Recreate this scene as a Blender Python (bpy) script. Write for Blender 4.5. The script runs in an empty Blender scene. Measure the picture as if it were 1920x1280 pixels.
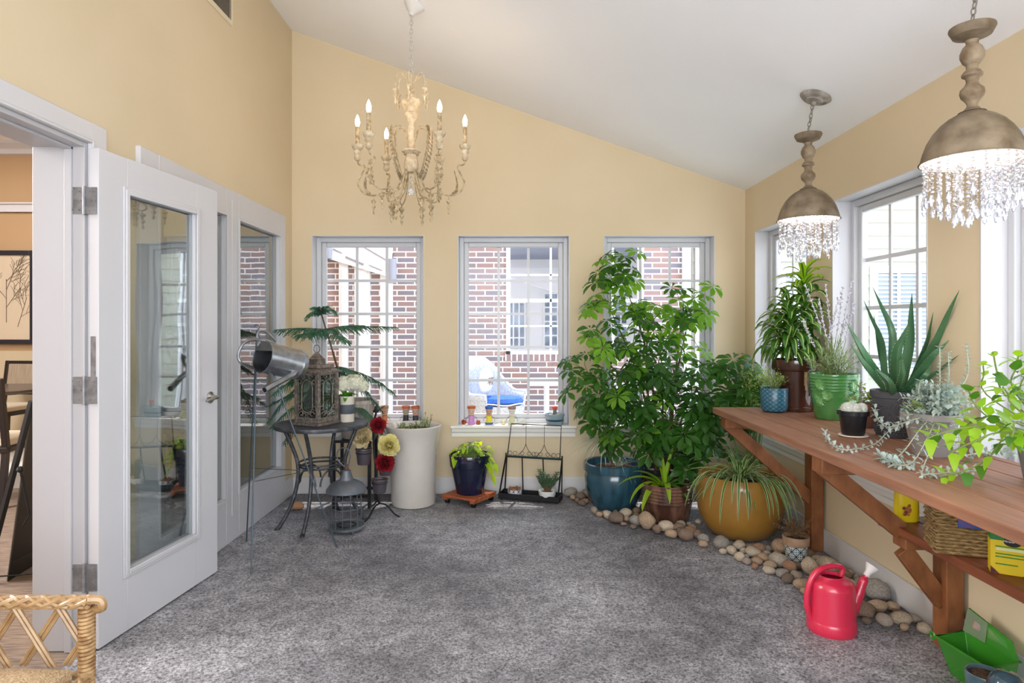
import bpy, math, random
from mathutils import Vector, Matrix, Quaternion, noise
PI = math.pi
random.seed(7)
R = random.Random(11)
SC = bpy.context.scene
COL = SC.collection
F = 1200.0; CX = 959.0; CY = 612.0; H = 1.33       # camera: focal in px, vanishing point, eye height

# ------------------------------------------------------------------ camera, world, light, exposure
cam_d = bpy.data.cameras.new('camera'); cam = bpy.data.objects.new('camera', cam_d); COL.objects.link(cam)
cam_d.sensor_width = 36.0; cam_d.lens = 36.0 * F / 1920.0
cam_d.shift_x = 1.0/1920.0; cam_d.shift_y = -28.0/1920.0
cam_d.clip_start = 0.02; cam_d.clip_end = 200
cam.location = (0, 0, H); cam.rotation_euler = (PI/2, 0, 0)
SC.camera = cam
SC.view_settings.view_transform = 'Standard'; SC.view_settings.look = 'None'
SC.view_settings.gamma = 1.0; SC.view_settings.use_curve_mapping = False
SC.view_settings.exposure = 0.17
w = bpy.data.worlds.new('world'); SC.world = w; w.use_nodes = True
nt = w.node_tree; bg = nt.nodes['Background']
wtc = nt.nodes.new('ShaderNodeTexCoord'); wsp = nt.nodes.new('ShaderNodeSeparateXYZ'); wcr = nt.nodes.new('ShaderNodeValToRGB')
nt.links.new(wtc.outputs['Generated'], wsp.inputs[0]); nt.links.new(wsp.outputs['Z'], wcr.inputs[0]); nt.links.new(wcr.outputs[0], bg.inputs['Color'])
wcr.color_ramp.elements[0].color = (0.90, 0.95, 1.0, 1); wcr.color_ramp.elements[1].color = (0.62, 0.78, 1.0, 1)
bg.inputs['Strength'].default_value = 3.6
sd = bpy.data.lights.new('sun', 'SUN'); sd.energy = 5.0; sd.angle = math.radians(0.8); sd.color = (1, .96, .9)
sun = bpy.data.objects.new('sun', sd); COL.objects.link(sun)
_sdir = Vector((-0.10, -0.36, -0.93)).normalized()
sun.rotation_euler = _sdir.to_track_quat('-Z', 'Y').to_euler(); sun.location = (2, 8, 12)
def area(name, loc, d, sx, sy, e, col=(1, 1, 1)):
    a = bpy.data.lights.new(name, 'AREA'); a.shape = 'RECTANGLE'; a.size = sx; a.size_y = sy; a.energy = e; a.color = col
    o = bpy.data.objects.new(name, a); COL.objects.link(o); o.location = loc
    o.rotation_euler = Vector(d).to_track_quat('-Z', 'Y').to_euler(); return o
area('fill_rear', (0.05, -1.72, 1.75), (0, 1, 0.85), 3.0, 2.4, 150, (.89, .945, 1))  # unseen area lamp added behind the camera to fill the room
area('daylight_side_window_near', (2.25, 0.7, 1.35), (-1, 0, 0), 2.2, 1.4, 7, (.95, .98, 1))
area('fill_next_room', (-4.5, 2.4, 3.3), (.62, .05, -.78), 2.2, 4.0, 520, (1, .97, .94))  # added fill lamp, aimed through the doorway at the low right wall
area('fill_next_room_far', (-5.6, 5.4, 3.35), (0, .1, -1), 1.6, 2.0, 75, (1, .96, .92))  # added fill lamp brightening the far end of the next room

# ------------------------------------------------------------------ colour and materials
def lin(c):
    if isinstance(c, str):
        c = [int(c[i:i+2], 16)/255 for i in (0, 2, 4)]
    return tuple((x/12.92 if x <= .04045 else ((x+.055)/1.055)**2.4) for x in c)
def M(name, c, rough=.5, metal=0.0, c2=None, scale=6, vec=(1, 1, 1), bump=0.0, bscale=40, spec=.5, transl=0.0, coat=0.0, ramp=(.4, .6), detail=5, rnd=None, emit=0):
    m = bpy.data.materials.new(name); m.use_nodes = True; t = m.node_tree; N = t.nodes; L = t.links
    b = N['Principled BSDF']; b.inputs['Roughness'].default_value = rough; b.inputs['Metallic'].default_value = metal
    b.inputs['Specular IOR Level'].default_value = spec; b.inputs['Coat Weight'].default_value = coat
    a = lin(c); b.inputs['Base Color'].default_value = (*a, 1)
    tc = N.new('ShaderNodeTexCoord'); mp = N.new('ShaderNodeMapping'); mp.inputs['Scale'].default_value = vec
    L.new(tc.outputs['Object'], mp.inputs[0]); src = None
    if c2 is not None:
        n = N.new('ShaderNodeTexNoise'); n.inputs['Scale'].default_value = scale; n.inputs['Detail'].default_value = detail
        L.new(mp.outputs[0], n.inputs['Vector'])
        r = N.new('ShaderNodeValToRGB'); r.color_ramp.elements[0].position = ramp[0]; r.color_ramp.elements[1].position = ramp[1]
        r.color_ramp.elements[0].color = (*a, 1); r.color_ramp.elements[1].color = (*lin(c2), 1)
        L.new(n.outputs['Fac'], r.inputs[0]); L.new(r.outputs[0], b.inputs['Base Color']); src = r.outputs[0]
    if rnd:
        oi = N.new('ShaderNodeObjectInfo'); rr = N.new('ShaderNodeValToRGB'); rr.color_ramp.interpolation = 'CONSTANT'
        e = rr.color_ramp.elements
        while len(e) < len(rnd): e.new(0.5)
        for i, cc in enumerate(rnd): e[i].position = i/len(rnd); e[i].color = (*lin(cc), 1)
        L.new(oi.outputs['Random'], rr.inputs[0])
        mx = N.new('ShaderNodeMix'); mx.data_type = 'RGBA'; mx.blend_type = 'MULTIPLY'; mx.inputs[0].default_value = 1
        if src: L.new(src, mx.inputs[6])
        else: mx.inputs[6].default_value = (*a, 1)
        L.new(rr.outputs[0], mx.inputs[7]); L.new(mx.outputs[2], b.inputs['Base Color']); src = mx.outputs[2]
    if bump:
        n2 = N.new('ShaderNodeTexNoise'); n2.inputs['Scale'].default_value = bscale; n2.inputs['Detail'].default_value = 4
        L.new(mp.outputs[0], n2.inputs['Vector']); bp = N.new('ShaderNodeBump'); bp.inputs['Strength'].default_value = bump; bp.inputs['Distance'].default_value = .01
        L.new(n2.outputs['Fac'], bp.inputs['Height']); L.new(bp.outputs[0], b.inputs['Normal'])
    if transl:
        tr = N.new('ShaderNodeBsdfTranslucent'); mix = N.new('ShaderNodeMixShader'); mix.inputs[0].default_value = transl
        tr.inputs[0].default_value = (min(1, a[0]*1.9+.04), min(1, a[1]*1.7+.05), a[2]*.8, 1)
        out = N['Material Output']; L.new(b.outputs[0], mix.inputs[1]); L.new(tr.outputs[0], mix.inputs[2]); L.new(mix.outputs[0], out.inputs[0])
    if emit:
        b.inputs['Emission Color'].default_value = (*a, 1); b.inputs['Emission Strength'].default_value = emit
    return m
def glassmat(name, ior=1.5, tint=(1, 1, 1), rough=0.0, add=0.0, wavy=0.0):
    m = bpy.data.materials.new(name); m.use_nodes = True; t = m.node_tree; N = t.nodes; L = t.links
    N.remove(N['Principled BSDF']); out = N['Material Output']
    tr = N.new('ShaderNodeBsdfTransparent'); tr.inputs[0].default_value = (*tint, 1)
    gl = N.new('ShaderNodeBsdfGlossy'); gl.inputs['Roughness'].default_value = rough
    mx = N.new('ShaderNodeMixShader'); geo = N.new('ShaderNodeNewGeometry'); F0 = ((ior-1)/(ior+1))**2*1.8
    def mth(op, a, b_):
        n = N.new('ShaderNodeMath'); n.operation = op; n.use_clamp = op == 'ADD'
        for i, x in enumerate((a, b_)):
            if isinstance(x, (int, float)): n.inputs[i].default_value = x
            elif x is not None: L.new(x, n.inputs[i])
        return n
    dt = N.new('ShaderNodeVectorMath'); dt.operation = 'DOT_PRODUCT'; L.new(geo.outputs['Incoming'], dt.inputs[0]); L.new(geo.outputs['Normal'], dt.inputs[1])
    sch = mth('POWER', mth('SUBTRACT', 1.0, mth('ABSOLUTE', dt.outputs['Value'], None).outputs[0]).outputs[0], 5.0)      # Schlick
    ma = mth('ADD', mth('MULTIPLY', sch.outputs[0], 1-F0).outputs[0], F0+add)
    L.new(ma.outputs[0], mx.inputs[0]); L.new(tr.outputs[0], mx.inputs[1]); L.new(gl.outputs[0], mx.inputs[2]); L.new(mx.outputs[0], out.inputs[0])
    if wavy:
        tc = N.new('ShaderNodeTexCoord'); mp = N.new('ShaderNodeMapping'); mp.inputs['Scale'].default_value = (1, 3.2, 1.1)
        n2 = N.new('ShaderNodeTexNoise'); n2.inputs['Scale'].default_value = 2.2; n2.inputs['Detail'].default_value = 1
        L.new(tc.outputs['Object'], mp.inputs[0]); L.new(mp.outputs[0], n2.inputs['Vector'])
        bp = N.new('ShaderNodeBump'); bp.inputs['Strength'].default_value = wavy; bp.inputs['Distance'].default_value = .01
        L.new(n2.outputs['Fac'], bp.inputs['Height']); L.new(bp.outputs[0], gl.inputs['Normal'])
    return m
def brickmat(name, wd, rh, mort, c1, c2, cm, plane='xz', bias=0.0, rough=.85, off=.5):
    m = bpy.data.materials.new(name); m.use_nodes = True; t = m.node_tree; N = t.nodes; L = t.links; b = N['Principled BSDF']
    b.inputs['Roughness'].default_value = rough
    tc = N.new('ShaderNodeTexCoord'); sp = N.new('ShaderNodeSeparateXYZ'); cb = N.new('ShaderNodeCombineXYZ'); L.new(tc.outputs['Object'], sp.inputs[0])
    L.new(sp.outputs['XYZ'.index(plane[0].upper())], cb.inputs[0]); L.new(sp.outputs['XYZ'.index(plane[1].upper())], cb.inputs[1])
    br = N.new('ShaderNodeTexBrick'); br.offset = off
    for k, v in (('Scale', 1), ('Mortar Size', mort), ('Brick Width', wd), ('Row Height', rh), ('Bias', bias)): br.inputs[k].default_value = v
    br.inputs['Color1'].default_value = (*lin(c1), 1); br.inputs['Color2'].default_value = (*lin(c2), 1); br.inputs['Mortar'].default_value = (*lin(cm), 1)
    L.new(cb.outputs[0], br.inputs[0]); L.new(br.outputs[0], b.inputs['Base Color']); return m

WALL = M('yellow_wall_paint', 'd9c7a8', .75, c2='d5c3a2', scale=1.2, bump=.04, bscale=120)
CEIL = M('ceiling_paint', 'f8f8fb', .85, c2='f5f5f9', scale=1.0, bump=.05, bscale=90)
WHITE = M('white_gloss_paint', 'cbcace', .35)
VINYL = M('white_window_vinyl', 'cccdd1', .4)
SILLM = M('sill_paint', 'ece9e4', .35)
GLASS = glassmat('window_glass', 1.13)
DGLASS = glassmat('door_glass', 1.75, (.93, .97, .97), 0.0, .14, .35)
PGLASS = glassmat('side_panel_glass', 1.9, (.85, .88, .86), 0.0, .14, .10)
BACKING = M('olive_backing', '5d6257', .9)
CHROME = M('brushed_nickel', 'b9b7b4', .28, 1)
HINGE = M('hinge_steel', '8c8c8e', .45, .35, c2='77777a', scale=30)
BLACKM = M('black_powder_metal', '1d1d20', .45, .3)
DMETAL = M('worn_dark_metal', '45474c', .5, .6, c2='66686e', scale=25, ramp=(.45, .7))
GALV = M('galvanized_steel', 'a9adb2', .28, .95, c2='8d9298', scale=14)
PEWTER = M('aged_lantern_metal', '6b625c', .6, .5, c2='93877c', scale=40, ramp=(.42, .62), bump=.2, bscale=60)
CHALK = M('chalky_cream_paint', 'd8c9ac', .75, c2='b9a588', scale=35, ramp=(.35, .6))
CHALKD = M('chipped_antique_paint', 'cdb996', .75, c2='94805f', scale=45, ramp=(.38, .62))
RUSTY = M('weathered_pendant_metal', '8c7d68', .65, .12, c2='5e4e3b', scale=12, ramp=(.35, .68), bump=.12, bscale=50)
RUSTW = M('whitewashed_wood', '96866f', .7, c2='6e5a44', scale=22, ramp=(.35, .65))
INNERW = M('pendant_inner_white', 'c9c1b8', .6)
SOIL = M('potting_soil', '3a2a20', .95, c2='57402f', scale=60, bump=.8, bscale=120)
def wood(name, a, b_, vec=(14, 1.2, 14)): return M(name, a, .5, c2=b_, scale=3.0, vec=vec, ramp=(.3, .7), bump=.12, bscale=12)
BENCHW = wood('cedar_bench_top', 'a27156', '805743')
BRACEW = wood('cedar_bracket', '96603a', '754423', (6, 6, 3))
SHELFW = wood('cedar_shelf', '8e5030', '6b3820')
DOLLYW = wood('dolly_wood', 'b5623a', '86452a', (3, 14, 14))
LEAFS = {}
def leafm(n, c, tr=.35, c2=None, rough=.4, sc=9):
    if n not in LEAFS: LEAFS[n] = M('leaf_'+n, c, rough, c2=c2, scale=sc, transl=tr, ramp=(.35, .65))
    return LEAFS[n]
SCHEF = leafm('umbrella_plant', '28541f', .45, '3f7526', .30, 3)
STEMG = M('green_stem', '6c7f3c', .6); STEMB = M('brown_stem', '6b5136', .8)

# ------------------------------------------------------------------ geometry helpers
def V(*a): return Vector(a if len(a) > 1 else a[0])
def PX(px, Y): return (px-CX)*Y/F
def PZ(py, Y): return H-(py-CY)*Y/F
def orth(d):
    d = d.normalized(); a = Vector((0, 0, 1)) if abs(d.z) < .9 else Vector((1, 0, 0))
    u = d.cross(a).normalized(); return u, d.cross(u).normalized()
class MB:
    def __init__(s): s.v = []; s.f = []; s.m = []; s.mi = 0
    def add(s, vs, fs):
        o = len(s.v); s.v += [tuple(x) for x in vs]
        for f in fs: s.f.append(tuple(i+o for i in f)); s.m.append(s.mi)
        return s
    def box(s, a, b, rot=None, at=None):
        x0, y0, z0 = a; x1, y1, z1 = b
        vs = [V(x, y, z) for x in (x0, x1) for y in (y0, y1) for z in (z0, z1)]
        if rot is not None: vs = [rot @ v for v in vs]
        if at is not None: vs = [v+V(at) for v in vs]
        return s.add(vs, [(0, 1, 3, 2), (4, 6, 7, 5), (0, 4, 5, 1), (2, 3, 7, 6), (0, 2, 6, 4), (1, 5, 7, 3)])
    def cb(s, c, sz, rz=0.0):
        h = V(sz)/2; return s.box(-h, h, Matrix.Rotation(rz, 3, 'Z'), c)
    def bar(s, p0, p1, wd, th, up=(0, 0, 1)):                      # rectangular bar from p0 to p1
        p0 = V(p0); p1 = V(p1); d = (p1-p0).normalized(); u = d.cross(V(up)); u = u.normalized() if u.length > 1e-4 else orth(d)[0]; n = u.cross(d)
        vs = [p+u*a*wd/2+n*b*th/2 for p in (p0, p1) for a, b in ((-1, -1), (1, -1), (1, 1), (-1, 1))]
        return s.add(vs, [(0, 3, 2, 1), (4, 5, 6, 7), (0, 1, 5, 4), (1, 2, 6, 5), (2, 3, 7, 6), (3, 0, 4, 7)])
    def tube(s, pts, r, n=8, cap=True, closed=False):
        pts = [V(p) for p in pts]; k = len(pts); rs = r if isinstance(r, (list, tuple)) else [r]*k
        vs = []; u = None
        for i, p in enumerate(pts):
            if closed: d = pts[(i+1) % k]-pts[i-1]
            else: d = pts[min(i+1, k-1)]-pts[max(i-1, 0)]
            if d.length < 1e-9: d = V(0, 0, 1)
            d.normalize()
            if u is None: u = orth(d)[0]
            else:
                u = u-d*u.dot(d); u = u.normalized() if u.length > 1e-6 else orth(d)[0]
            w_ = d.cross(u)
            for j in range(n):
                a = 2*PI*j/n; vs.append(p+(u*math.cos(a)+w_*math.sin(a))*rs[i])
        fs = []
        for i in range(k if closed else k-1):
            i2 = (i+1) % k
            for j in range(n):
                j2 = (j+1) % n; fs.append((i*n+j, i*n+j2, i2*n+j2, i2*n+j))
        if cap and not closed: fs += [tuple(range(n-1, -1, -1)), tuple((k-1)*n+j for j in range(n))]
        return s.add(vs, fs)
    def lathe(s, prof, c=(0, 0, 0), n=32, axis=None, flute=0, famp=0.0, caps=True):
        c = V(c); vs = []; q = V(axis).normalized().to_track_quat('Z', 'Y') if axis is not None else None
        for r, z in prof:
            for j in range(n):
                a = 2*PI*j/n; rr = r*(1+famp*math.cos(flute*a)) if flute else r
                p = V(rr*math.cos(a), rr*math.sin(a), z)
                if q is not None: p = q @ p
                vs.append(p+c)
        fs = []; k = len(prof)
        for i in range(k-1):
            for j in range(n):
                j2 = (j+1) % n; fs.append((i*n+j, i*n+j2, (i+1)*n+j2, (i+1)*n+j))
        if caps: 
            if prof[0][0] > 1e-5: fs.append(tuple(range(n-1, -1, -1)))
            if prof[-1][0] > 1e-5: fs.append(tuple((k-1)*n+j for j in range(n)))
        return s.add(vs, fs)
    def ball(s, c, r, n=10, sc=(1, 1, 1), rot=None):
        c = V(c); vs = []; m = max(4, n//2)
        for i in range(m+1):
            t = PI*i/m
            for j in range(n):
                a = 2*PI*j/n; p = V(r*sc[0]*math.sin(t)*math.cos(a), r*sc[1]*math.sin(t)*math.sin(a), r*sc[2]*math.cos(t))
                if rot is not None: p = rot @ p
                vs.append(c+p)
        fs = [(i*n+j, (i+1)*n+j, (i+1)*n+(j+1) % n, i*n+(j+1) % n) for i in range(m) for j in range(n)]
        return s.add(vs, fs)
    def prism(s, poly, d):                                           # poly: list of 3D points, extruded by vector d
        k = len(poly); d = V(d); vs = [V(p) for p in poly]+[V(p)+d for p in poly]
        fs = [tuple(range(k-1, -1, -1)), tuple(range(k, 2*k))]+[(i, (i+1) % k, k+(i+1) % k, k+i) for i in range(k)]
        return s.add(vs, fs)
    def blade(s, p, d, L, W, droop=0.8, segs=5, fold=.18, shape=0, up=None, mats=None, twist=0.0, base=.25):
        # leaf blade: strip with mid crease; gravity bends the heading
        p = V(p); d = V(d).normalized(); up = V(up) if up is not None else V(0, 0, 1)
        side = d.cross(up); side = side.normalized() if side.length > 1e-3 else orth(d)[0]
        rows = []; cols = [-1, -.0, 1] if mats is None else [-1, -.45, 0, .45, 1]
        if mats is not None and len(mats) == 4: cols = [-1, -.62, -.30, .25, 1]
        if mats is not None and len(mats) == 3: cols = [-1, -.7, .7, 1]
        for i in range(segs+1):
            t = i/segs
            if shape == 0: wd = math.sin(PI*min(1, (t*.92+.04)))**.8        # ellipse
            elif shape == 1: wd = max(.02, (1-t)**.55*(base+(1-base)*min(1, t*5)))  # strap
            elif shape == 2: wd = math.sin(PI*t**1.45)*1.0+.02              # obovate (widest near the tip)
            elif shape == 3: wd = (min(1, t*6+.15))**.6*(1-t)**.75*1.05+.01 # heart / ovate
            n = side.cross(d).normalized()
            rows.append([p+side*(c*W/2*wd)+n*(abs(c)*fold*W*wd) for c in cols])
            p = p+d*(L/segs)
            ax = side; ang = -droop/segs*(max(.15, math.sqrt(max(0, 1-d.z*d.z))) if droop > 0 else 1)
            q = Quaternion(ax, ang)
            d = (q @ d).normalized()
            if twist: side = (Quaternion(d, twist/segs) @ side).normalized()
        k = len(cols); o = len(s.v)
        for r in rows: s.v += [tuple(x) for x in r]
        for i in range(segs):
            for j in range(k-1):
                s.f.append((o+i*k+j, o+i*k+j+1, o+(i+1)*k+j+1, o+(i+1)*k+j)); s.m.append(s.mi if mats is None else mats[j])
        return p
    def build(s, name, mat, parent=None, loc=None, smooth=True, bev=0, ang=40, solid=0):
        me = bpy.data.meshes.new(name); me.from_pydata(s.v, [], s.f); me.update()
        mats = mat if isinstance(mat, (list, tuple)) else [mat]
        for x in mats: me.materials.append(x)
        if len(mats) > 1: me.polygons.foreach_set('material_index', s.m)
        if smooth:
            me.polygons.foreach_set('use_smooth', [True]*len(me.polygons)); me.set_sharp_from_angle(angle=math.radians(ang))
        o = bpy.data.objects.new(name, me); COL.objects.link(o)
        if parent is not None: o.parent = parent
        if loc is not None: o.location = loc
        if bev:
            b = o.modifiers.new('bevel', 'BEVEL'); b.width = bev; b.segments = 2; b.limit_method = 'ANGLE'; b.harden_normals = False
        if solid:
            b = o.modifiers.new('solid', 'SOLIDIFY'); b.thickness = solid
        return o
def thing(name, label, cat, loc=(0, 0, 0), rz=0.0, group=None):
    o = bpy.data.objects.new(name, None); COL.objects.link(o); o.location = loc; o.rotation_euler = (0, 0, rz); o.empty_display_size = .05
    return tag(o, label, cat, group)
def tag(o, label, cat, group=None):
    o['label'] = label; o['category'] = cat
    if group: o['group'] = group
    return o
def struct(name, mb, mat, parent=None, label=None, **k):
    o = mb.build(name, mat, parent, **k)
    if parent is None: o['kind'] = 'structure'
    if label: o['label'] = label
    return o
def copy_tree(o, parent=None):
    c = o.copy(); COL.objects.link(c); c.parent = parent
    for ch in list(o.children): copy_tree(ch, c)
    return c
def bez(pts, n=8):                                                   # Catmull-Rom through points
    pts = [V(p) for p in pts]; P = [pts[0]*2-pts[1]]+pts+[pts[-1]*2-pts[-2]]; out = []
    for i in range(1, len(P)-2):
        a, b, c, d = P[i-1], P[i], P[i+1], P[i+2]
        for k in range(n):
            t = k/n; out.append(.5*((2*b)+(c-a)*t+(2*a-5*b+4*c-d)*t*t+(3*b-a-3*c+d)*t**3))
    out.append(pts[-1]); return out
def ring(c, r, n=24, axis='z'):
    return [V(c)+V(r*math.cos(2*PI*i/n), r*math.sin(2*PI*i/n), 0) for i in range(n)]
def rv(a, b): return R.uniform(a, b)
def polar(a, el): return V(math.cos(a)*math.cos(el), math.sin(a)*math.cos(el), math.sin(el))

# ------------------------------------------------------------------ the room shell
XL, XR, YB = -1.75, 1.862, 5.10
YR = -1.6                                                            # rear wall behind the camera
def ceilz(x): return 3.689-.353*(x-XL)
FLM = bpy.data.materials.new('exposed_aggregate_floor'); FLM.use_nodes = True
def floor_mat(m):
    t = m.node_tree; N = t.nodes; L = t.links; b = N['Principled BSDF']; b.inputs['Roughness'].default_value = .62
    tc = N.new('ShaderNodeTexCoord')
    def nz(sc, det, lo, hi, c0, c1):
        n = N.new('ShaderNodeTexNoise'); n.inputs['Scale'].default_value = sc; n.inputs['Detail'].default_value = det; L.new(tc.outputs['Object'], n.inputs['Vector'])
        r = N.new('ShaderNodeValToRGB'); r.color_ramp.elements[0].position = lo; r.color_ramp.elements[1].position = hi
        r.color_ramp.elements[0].color = (*lin(c0), 1); r.color_ramp.elements[1].color = (*lin(c1), 1); L.new(n.outputs['Fac'], r.inputs[0]); return n, r
    n1, r1 = nz(60, 3, .36, .62, '626064', 'dedce2')
    n2, r2 = nz(.9, 8, .36, .60, 'a6a5a8', 'ffffff')
    n3, r3 = nz(11.0, 6, .3, .7, 'c0c0c2', 'ffffff')
    vo = N.new('ShaderNodeTexVoronoi'); vo.inputs['Scale'].default_value = 170; L.new(tc.outputs['Object'], vo.inputs['Vector'])
    sx = N.new('ShaderNodeSeparateColor'); L.new(vo.outputs['Color'], sx.inputs[0]); vr = N.new('ShaderNodeValToRGB'); L.new(sx.outputs[0], vr.inputs[0])
    vr.color_ramp.elements[0].position = .12; vr.color_ramp.elements[1].position = .95; vr.color_ramp.elements[0].color = (*lin('4a484c'), 1); vr.color_ramp.elements[1].color = (*lin('dddbe0'), 1)
    mv = N.new('ShaderNodeMix'); mv.data_type = 'RGBA'; mv.inputs[0].default_value = .62; L.new(r1.outputs[0], mv.inputs[6]); L.new(vr.outputs[0], mv.inputs[7])
    m1 = N.new('ShaderNodeMix'); m1.data_type = 'RGBA'; m1.blend_type = 'MULTIPLY'; m1.inputs[0].default_value = 1
    m2 = N.new('ShaderNodeMix'); m2.data_type = 'RGBA'; m2.blend_type = 'MULTIPLY'; m2.inputs[0].default_value = 1
    L.new(mv.outputs[2], m1.inputs[6]); L.new(r2.outputs[0], m1.inputs[7]); L.new(m1.outputs[2], m2.inputs[6]); L.new(r3.outputs[0], m2.inputs[7]); L.new(m2.outputs[2], b.inputs['Base Color'])
    bp = N.new('ShaderNodeBump'); bp.inputs['Strength'].default_value = .35; bp.inputs['Distance'].default_value = .004
    L.new(n1.outputs['Fac'], bp.inputs['Height']); L.new(bp.outputs[0], b.inputs['Normal'])
floor_mat(FLM)
struct('floor', MB().box((XL-.0, YR, -.08), (XR+.0, YB, 0)), FLM, smooth=False)
# ceiling slab
b = MB(); zl, zr = ceilz(XL-.2), ceilz(XR+.2)
b.prism([(XL-.2, YR-.2, zl), (XR+.35, YR-.2, ceilz(XR+.35)), (XR+.35, YR-.2, ceilz(XR+.35)+.12), (XL-.2, YR-.2, zl+.12)], (0, YB+.45-YR, 0))
struct('ceiling', b, CEIL, smooth=False)
ZT = 2.057; ZS = .545                                                # window head and sill heights
# back wall with three openings
TW = .17
BWIN = [(-1.590, -.697), (-.429, .463), (.735, 1.619)]
b = MB()
def yw(b, x0, x1, z0, z1): b.box((x0, YB, z0), (x1, YB+TW, z1))
xs = [XL-.2, -1.590, -.697, -.429, .463, .735, 1.619, XR+.14+.06]
for i in range(0, 8, 2):
    b.box((xs[i], YB, 0), (xs[i+1], YB+TW, ZT))
for x0, x1 in BWIN: b.box((x0, YB, 0), (x1, YB+TW, ZS-.023))
b.prism([(xs[0], YB, ZT), (xs[-1], YB, ZT), (xs[-1], YB, ceilz(xs[-1])), (xs[0], YB, ceilz(xs[0]))], (0, TW, 0))
struct('wall_back', b, WALL, smooth=False)
# right wall with openings along Y
RWIN = [(4.03, 4.885), (2.862, 3.708), (1.69, 2.538), (.52, 1.365), (-.65, .195)]
b = MB(); TR = .19; zt = ceilz(XR)
ys = [YB+.0]
for y0, y1 in RWIN: ys += [y1, y0]
ys.append(YR)
for i in range(0, len(ys), 2): b.box((XR, ys[i+1], 0), (XR+TR, ys[i], ZT))
for y0, y1 in RWIN: b.box((XR, y0, 0), (XR+TR, y1, ZS-.023))
b.prism([(XR, YR, ZT), (XR+TR, YR, ZT), (XR+TR, YR, ceilz(XR+TR)), (XR, YR, zt)], (0, YB-YR, 0))
struct('wall_right', b, WALL, smooth=False)
# left wall: door opening Y .85-2.64, glazed panel unit Y 2.98-4.895
DO0, DO1, DZ = .80, 2.64, 2.085
UN0, UN1, UZ = 2.98, 4.895, 2.174
b = MB(); tl = .2; zl = ceilz(XL)
for y0, y1 in ((YR, DO0), (DO1, UN0+.05), (UN1-.05, YB)): b.box((XL-tl, y0, 0), (XL, y1, UZ-.03))
b.box((XL-tl, DO0, DZ), (XL, DO1, UZ-.03)); b.box((XL-tl, UN0+.05, 0), (XL, UN1-.05, .16)); b.box((XL-tl, UN0+.05, 2.06), (XL, UN1-.05, UZ-.03))
b.prism([(XL-tl, YR, UZ-.03), (XL, YR, UZ-.03), (XL, YR, zl), (XL-tl, YR, zl+.353*tl)], (0, YB-YR, 0))
struct('wall_left', b, WALL, smooth=False)
# unseen rear wall, its big opening added to let the fill light in
b = MB()
for x0, x1, z0, z1 in ((XL-.2, -1.5, 0, 2.95), (1.55, XR+.2, 0, 2.4), (-1.5, 1.55, 0, .5)): b.box((x0, YR-.15, z0), (x1, YR, z1))
b.prism([(-1.5, YR-.15, 2.45), (1.55, YR-.15, 2.45), (1.55, YR-.15, ceilz(1.55)), (-1.5, YR-.15, ceilz(-1.5))], (0, .15, 0))
struct('wall_rear', b, WALL, smooth=False)
# baseboards
BASEM = M('baseboard_paint', 'd3d0d0', .4)
def baseboard(name, a, c_, h=.125, t=.016):
    return struct(name, MB().box(a, c_), BASEM, bev=.004)
BB = .135
bb = MB().box((XL+.001, YB-.016, 0), (XR-.001, YB, BB)); struct('baseboard_back', bb, BASEM, bev=.005)
bb = MB().box((XR-.016, YR+.01, 0), (XR, YB-.018, BB)); struct('baseboard_right', bb, BASEM, bev=.005)
bb = MB().box((XL, UN0, 0), (XL+.018, YB-.018, .15)); struct('baseboard_left', bb, WHITE, bev=.005)
# windows (local frame: x along the wall, y into the wall, z up)
def window(idx, w_, rz, loc, cols=3, rows=5, sill=True, apron=True, hand=False):
    h = ZT-ZS
    t = thing('window_%d' % idx, '', '', loc, rz); del t['label']; del t['category']; t['kind'] = 'structure'
    b = MB(); d0 = .0; e = .006                                      # painted reveal lining
    for x0, x1, z0, z1 in ((0, e, 0, h), (w_-e, w_, 0, h), (e, w_-e, h-e, h)): b.box((x0, -.004, z0), (x1, .14, z1))
    b.build('reveal', WHITE, t, smooth=False)
    b = MB(); y0, y1 = .10, .17; fw = .036
    for x0, x1, z0, z1 in ((e, e+fw, 0, h-e), (w_-e-fw, w_-e, 0, h-e), (e+fw, w_-e-fw, h-e-fw, h-e), (e+fw, w_-e-fw, 0, fw)): b.box((x0, y0, z0), (x1, y1, z1))
    b.build('window_frame', VINYL, t, bev=.004)
    b = MB(); s0 = e+fw; sw = .038; y0 = .122; y1 = .16
    for x0, x1, z0, z1 in ((s0, s0+sw, fw, h-e-fw), (w_-s0-sw, w_-s0, fw, h-e-fw), (s0+sw, w_-s0-sw, h-e-fw-sw, h-e-fw), (s0+sw, w_-s0-sw, fw, fw+sw)): b.box((x0, y0, z0), (x1, y1, z1))
    b.build('sash', VINYL, t, bev=.006)
    gx0, gx1, gz0, gz1 = s0+sw, w_-s0-sw, fw+sw, h-e-fw-sw
    b = MB().box((gx0-.005, .140, gz0-.005), (gx1+.005, .145, gz1+.005)); b.build('glass', GLASS, t, smooth=False)
    b = MB(); g = .011
    for i in range(1, cols):
        x = gx0+(gx1-gx0)*i/cols; b.box((x-g, .148, gz0), (x+g, .156, gz1))
    for i in range(1, rows):
        z = gz0+(gz1-gz0)*i/rows; b.box((gx0, .147, z-g), (gx1, .157, z+g))
    b.build('muntins', VINYL, t, smooth=False)
    if sill:
        b = MB().box((-.0, -.001, -.022), (w_+.0, .12, .0)); b.box((-.055, -.035, -.022), (w_+.055, -.001, .0)); b.build('window_sill', SILLM, t, bev=.004)
        b = MB(); b.prism([(-.045, -.001, -.024), (-.045, -.028, -.024), (-.045, -.022, -.05), (-.045, -.012, -.062), (-.045, -.010, -.09), (-.045, -.001, -.09)], (w_+.09, 0, 0))
        b.build('sill_apron', SILLM, t, smooth=False)
    return t
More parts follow.
